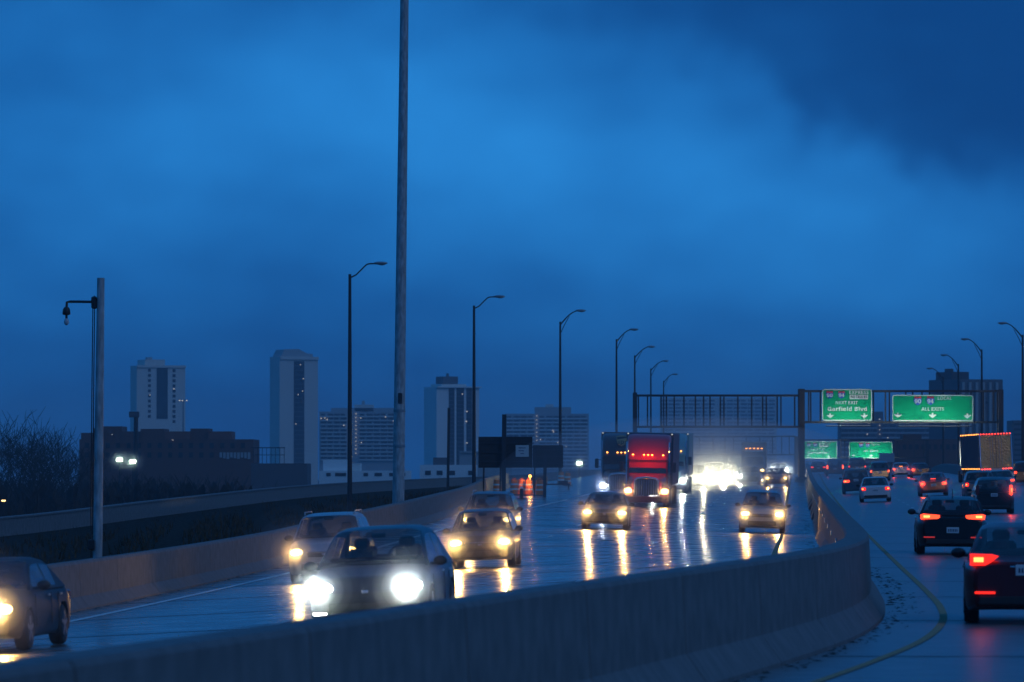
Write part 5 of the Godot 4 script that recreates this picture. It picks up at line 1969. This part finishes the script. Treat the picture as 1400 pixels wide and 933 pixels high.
	b = block("grey_shed", "grey shed between the white shed and the dark sign backs", 628, 700, 618, 1150, 14, M.grey_wall)
	face(b, "eaves", 628, 700, 617.5, 619.5, 0.4, M.grey_wall)
	# trees and scrub
	for q in [[8, 553, 560, 1], [36, 560, 570, 2], [58, 572, 600, 3], [82, 592, 640, 4], [-14, 566, 590, 5], [100, 600, 690, 6], [24, 590, 520, 2], [70, 606, 540, 5]]:
		tree(q[0], q[1], q[2], q[3])
	scrub()
	# flood lights and small lamps of the low ground
	flood("pair of floodlights", "dimmer floodlight with a greenish glare in front of the brick building", 163, 629, 560, 6.0)
	flood("pair of floodlights", "brighter floodlight with a greenish glare below the dark sign pole", 181, 631.5, 560, 9.0)
	flood("yard lamp", "lone white yard lamp near the brown truck's left side", 792, 634, 620, 7.0)
	var warm := thing("window_lamp", "tiny warm lamp low behind the bare trees", "lamp", seen(4.5, 685, 320))
	g = Geo.new()
	g.cbox(Vector3.ZERO, Vector3(0.26, 0.10, 0.06), 0.02)
	put("lamp_glass", g, M.amber_soft, warm)
	g = Geo.new()
	g.tube([Vector3(0, -0.04, -0.05), Vector3(0, -4.0, -0.05)], [0.04, 0.05], 6)
	put("post", g, M.dark_steel, warm)
	# stadium mast with a triple head
	var p := seen(250, 548, 1300)
	var t := thing("light_mast", "thin mast with three small white lamps beside the pale two-row tower", "mast", Vector3(p.x, GROUND, p.z))
	g = Geo.new()
	g.tube([Vector3.ZERO, Vector3(0, p.y - GROUND, 0)], [0.25, 0.14], 8)
	put("shaft", g, M.galv, t)
	g = Geo.new()
	g.box(Vector3(0, p.y - GROUND, 0), Vector3(2.2, 0.12, 0.12))
	put("crossarm", g, M.galv, t)
	for x in [-0.9, -0.2, 0.9]:
		g = Geo.new()
		g.ball(Vector3(x, p.y - GROUND, 0.2), Vector3(0.22, 0.14, 0.1), 8, 6)
		put("lamp_glass", g, M.window_lit, t)
	p = seen(184, 570, 700)
	t = thing("dark_sign_pole", "dark pole with a small square board above the floodlights", "pole", Vector3(p.x, GROUND, p.z))
	g = Geo.new()
	g.tube([Vector3.ZERO, Vector3(0.15, p.y - GROUND, 0)], [0.42, 0.30], 8)
	put("shaft", g, M.dark_steel, t)
	g = Geo.new()
	g.cbox(Vector3(-0.1, p.y - GROUND + 0.3, 0), Vector3(1.4, 0.8, 0.4), 0.05)
	put("board", g, M.dim_wall, t)


func flood(_set: String, label: String, px: float, py: float, d: float, power: float) -> void:
	var p := seen(px, py, d)
	var t := thing("floodlight", label, "floodlight", Vector3(p.x, GROUND, p.z))
	var y := p.y - GROUND
	var g := Geo.new()
	g.tube([Vector3(0, 0, -0.2), Vector3(0, y - 0.1, -0.2)], [0.12, 0.07], 8)
	put("pole", g, M.dark_steel, t)
	g = Geo.new()
	g.cbox(Vector3(0, y, -0.08), Vector3(0.75, 0.42, 0.18), 0.04)
	put("housing", g, M.dark_steel, t)
	g = Geo.new()
	g.cbox(Vector3(0, y, 0.02), Vector3(0.62, 0.30, 0.03), 0.01)
	put("lamp_glass", g, M.flood, t)
	beam(t, Vector3(0, y, 0.1), power, Color(0.85, 1.0, 0.84), 0.15, false, 60.0)
	mist(t, [Vector3(0, y, 0.05)], 1.5, ["dimmer floodlight", "brighter floodlight", "yard lamp"][used.get("floodlight", 0)])


func grow(g: Geo, r: RandomNumberGenerator, a: Vector3, dir: Vector3, length: float, rad: float, level: int) -> void:
	var pts := [a]
	var rs := [rad]
	var p := a
	var dd := dir
	for i in 3:
		dd = (dd + Vector3(r.randf_range(-0.2, 0.2), r.randf_range(-0.05, 0.18), r.randf_range(-0.2, 0.2))).normalized()
		p += dd * length / 3.0
		pts.append(p)
		rs.append(rad * (1.0 - 0.2 * (i + 1)))
	g.tube(pts, rs, 6 if level < 2 else 3, false)
	if level >= 5: return
	var n := 3 if level < 2 else (3 if level < 4 else 2)
	for i in n:
		var u := r.randf_range(0.45, 1.0) if i > 0 else 1.0
		var s: Vector3 = pts[1].lerp(pts[3], (u - 0.33) / 0.67)
		var az := r.randf() * TAU
		var side := Vector3(cos(az), r.randf_range(-0.05, 0.5), sin(az))
		var nd := (dd * r.randf_range(0.6, 1.0) + side * r.randf_range(0.5, 0.95)).normalized()
		grow(g, r, s, nd, length * r.randf_range(0.6, 0.82), maxf(rs[3] * r.randf_range(0.55, 0.8), 0.034), level + 1)


var tree_no := 0


func tree(px: float, top: float, d: float, seed_: int) -> void:
	var says := ["tall bare tree with the highest fine crown above the dark scrub", "bare spreading tree beside the tallest bare tree", "medium bare tree with a rounded crown of twigs", "slender bare tree closest to the camera pole", "bare tree at the outer end of the tree line", "small bare tree against the brick building's end", "low bare tree in front of the tallest bare tree", "low bare tree in front of the rounded one"]
	var h := EYE + (HORIZON - top) / FOCAL * d - GROUND
	var t := thing("bare_tree", says[tree_no], "tree", Vector3((px - 700) / FOCAL * d, GROUND, -d), seed_ * 1.3, "bare trees behind the ramp")
	tree_no += 1
	var r := RandomNumberGenerator.new()
	r.seed = seed_ * 91 + 4
	var g := Geo.new()
	var s := h / 13.5
	g.tube([Vector3.ZERO, Vector3(0.1, 2.2, 0) * s, Vector3(-0.05, 4.2, 0.1) * s], [0.36 * s, 0.27 * s, 0.22 * s], 9, false)
	put("trunk", g, M.bark, t)
	g = Geo.new()
	for i in 5:
		var az := TAU * i / 5.0 + r.randf()
		grow(g, r, Vector3(0, (3.2 + 0.25 * i) * s, 0.05), Vector3(cos(az) * 0.6, r.randf_range(0.8, 1.3), sin(az) * 0.6).normalized(), 3.7 * s, 0.15 * s, 1)
	put("crown", g, M.bark, t)


func scrub() -> void:
	# thickets of bare twigs along the low ground: nobody could count the stems
	var g := Geo.new()
	var r := RandomNumberGenerator.new()
	r.seed = 12
	for i in 26:
		var a := Vector3(r.randf_range(-0.6, 0.6), 0, r.randf_range(-0.6, 0.6))
		var p := a + Vector3(r.randf_range(-0.9, 0.9), r.randf_range(1.6, 3.4), r.randf_range(-0.9, 0.9))
		g.tube([a, a.lerp(p, 0.5) + Vector3(r.randf_range(-0.2, 0.2), 0.15, 0), p], [0.035, 0.028, 0.012], 3, false)
		for k in 6:
			var q := a.lerp(p, r.randf_range(0.35, 1.0))
			g.tube([q, q + Vector3(r.randf_range(-0.8, 0.8), r.randf_range(0.1, 0.9), r.randf_range(-0.8, 0.8))], [0.018, 0.008], 3, false)
			g.quad(q, q + Vector3(0.2, 0.15, 0.1), q + Vector3(0.05, 0.4, 0.0), q + Vector3(-0.15, 0.2, -0.1), Vector3(0, 0.3, 1))
	var mm := MultiMesh.new()
	mm.transform_format = MultiMesh.TRANSFORM_3D
	mm.mesh = g.mesh()
	var places := []
	for i in 900:
		var d := r.randf_range(420, 760)
		var px := r.randf_range(-60, 440) if i < 720 else r.randf_range(400, 620)
		var x := (px - 700) / FOCAL * d
		var s := r.randf_range(0.9, 2.2) if px < 340 else r.randf_range(1.1, 1.9)
		places.append(Transform3D(Basis(Vector3.UP, r.randf() * TAU).scaled(Vector3(s, s * (1.25 if px < 340 else 1.15), s)), Vector3(x, GROUND, -d)))
	for i in 160:
		var d := r.randf_range(700, 900)
		var px := r.randf_range(1225, 1420)
		places.append(Transform3D(Basis(Vector3.UP, r.randf() * TAU).scaled(Vector3.ONE * r.randf_range(1.6, 3.0)), Vector3((px - 700) / FOCAL * d, GROUND, -d)))
	mm.instance_count = places.size()
	for i in places.size(): mm.set_instance_transform(i, places[i])
	var o := MultiMeshInstance3D.new()
	o.multimesh = mm
	o.material_override = M.bark
	o.name = numbered("scrub")
	add_child(o)
	tag(o, "dark tangle of leafless scrub filling the low ground behind the walls", "scrub", "", "stuff")


# ------------------------------------------------------------------ small things
func details() -> void:
	# sodden leaves and grit gathered along the foot of the barrier
	var r := RandomNumberGenerator.new()
	r.seed = 33
	var g := Geo.new()
	for i in 380:
		var d := r.randf_range(48, 118)
		var off := 0.48 + absf(r.randfn(0.0, 0.16))
		if d > 80 and d < 112: off += absf(r.randfn(0.05, 0.22))
		var x := median_x(d) + off
		chip(g, r, Vector3(x, ground_y(x, d) + 0.004, -d))
	for i in 200:
		var d := r.randf_range(130, 260)
		var x := median_x(d) - 0.5 - absf(r.randfn(0.0, 0.22))
		chip(g, r, Vector3(x, ground_y(x, d) + 0.004, -d))
	for i in 160:
		var d := r.randf_range(85, 200)
		var x := median_x(d) - width(d) + 0.30 + absf(r.randfn(0.0, 0.10))
		chip(g, r, Vector3(x, ground_y(x, d) + 0.004, -d))
	var o := put("debris", g, M.debris)
	tag(o, "dark wet leaves and grit lying along the foot of the walls", "debris", "", "stuff")
	# straw-coloured dead grass on the verge by the sign posts
	g = Geo.new()
	for i in 9000:
		var d := r.randf_range(300, 470) if i < 2600 else r.randf_range(115, 420)
		var px := r.randf_range(612, 690) if i < 2600 else r.randf_range(0, 640)
		var x := (px - 700) / FOCAL * d
		var xp := table(PARAPET_X, d)
		var xe := median_x(d) - width(d) - 0.4
		if x < xp + 0.4 or x > xe: continue
		if i >= 2600 and fmod(absf(x * 0.37 + d * 0.021), 1.0) > 0.62: continue
		var u := (x - xp) / (xe - xp)
		var y := lerpf(table(PARAPET_TOP, d) - 1.07, table(RISE_EDGE, d), u) - 0.35
		var a := r.randf() * TAU
		var h := r.randf_range(0.25, 0.6)
		var side := Vector3(cos(a), 0, sin(a)) * 0.05
		var tip := Vector3(x + r.randf_range(-0.2, 0.2), y + h, -d + r.randf_range(-0.2, 0.2))
		g.tri(Vector3(x, y, -d) - side, Vector3(x, y, -d) + side, tip, Vector3(0, 0, 1))
	if g.v.size():
		o = put("dead_grass", g, M.straw)
		tag(o, "straw-coloured dead grass on the verge between wall and parapet", "grass", "", "stuff")


func chip(g: Geo, r: RandomNumberGenerator, p: Vector3) -> void:
	var s := r.randf_range(0.012, 0.05) if r.randf() < 0.85 else r.randf_range(0.05, 0.09)
	var a := r.randf() * TAU
	var u := Vector3(cos(a), 0, sin(a)) * s
	var w := Vector3(-sin(a), 0, cos(a)) * s * r.randf_range(0.4, 0.8)
	var h := Vector3(0, s * r.randf_range(0.1, 0.3), 0)
	g.tri(p - u, p + w, p + h, Vector3(0, 1, 0) - u)
	g.tri(p + w, p + u, p + h, Vector3(0, 1, 0) + w)
	g.tri(p + u, p - w, p + h, Vector3(0, 1, 0) + u)
	g.tri(p - w, p - u, p + h, Vector3(0, 1, 0) - w)
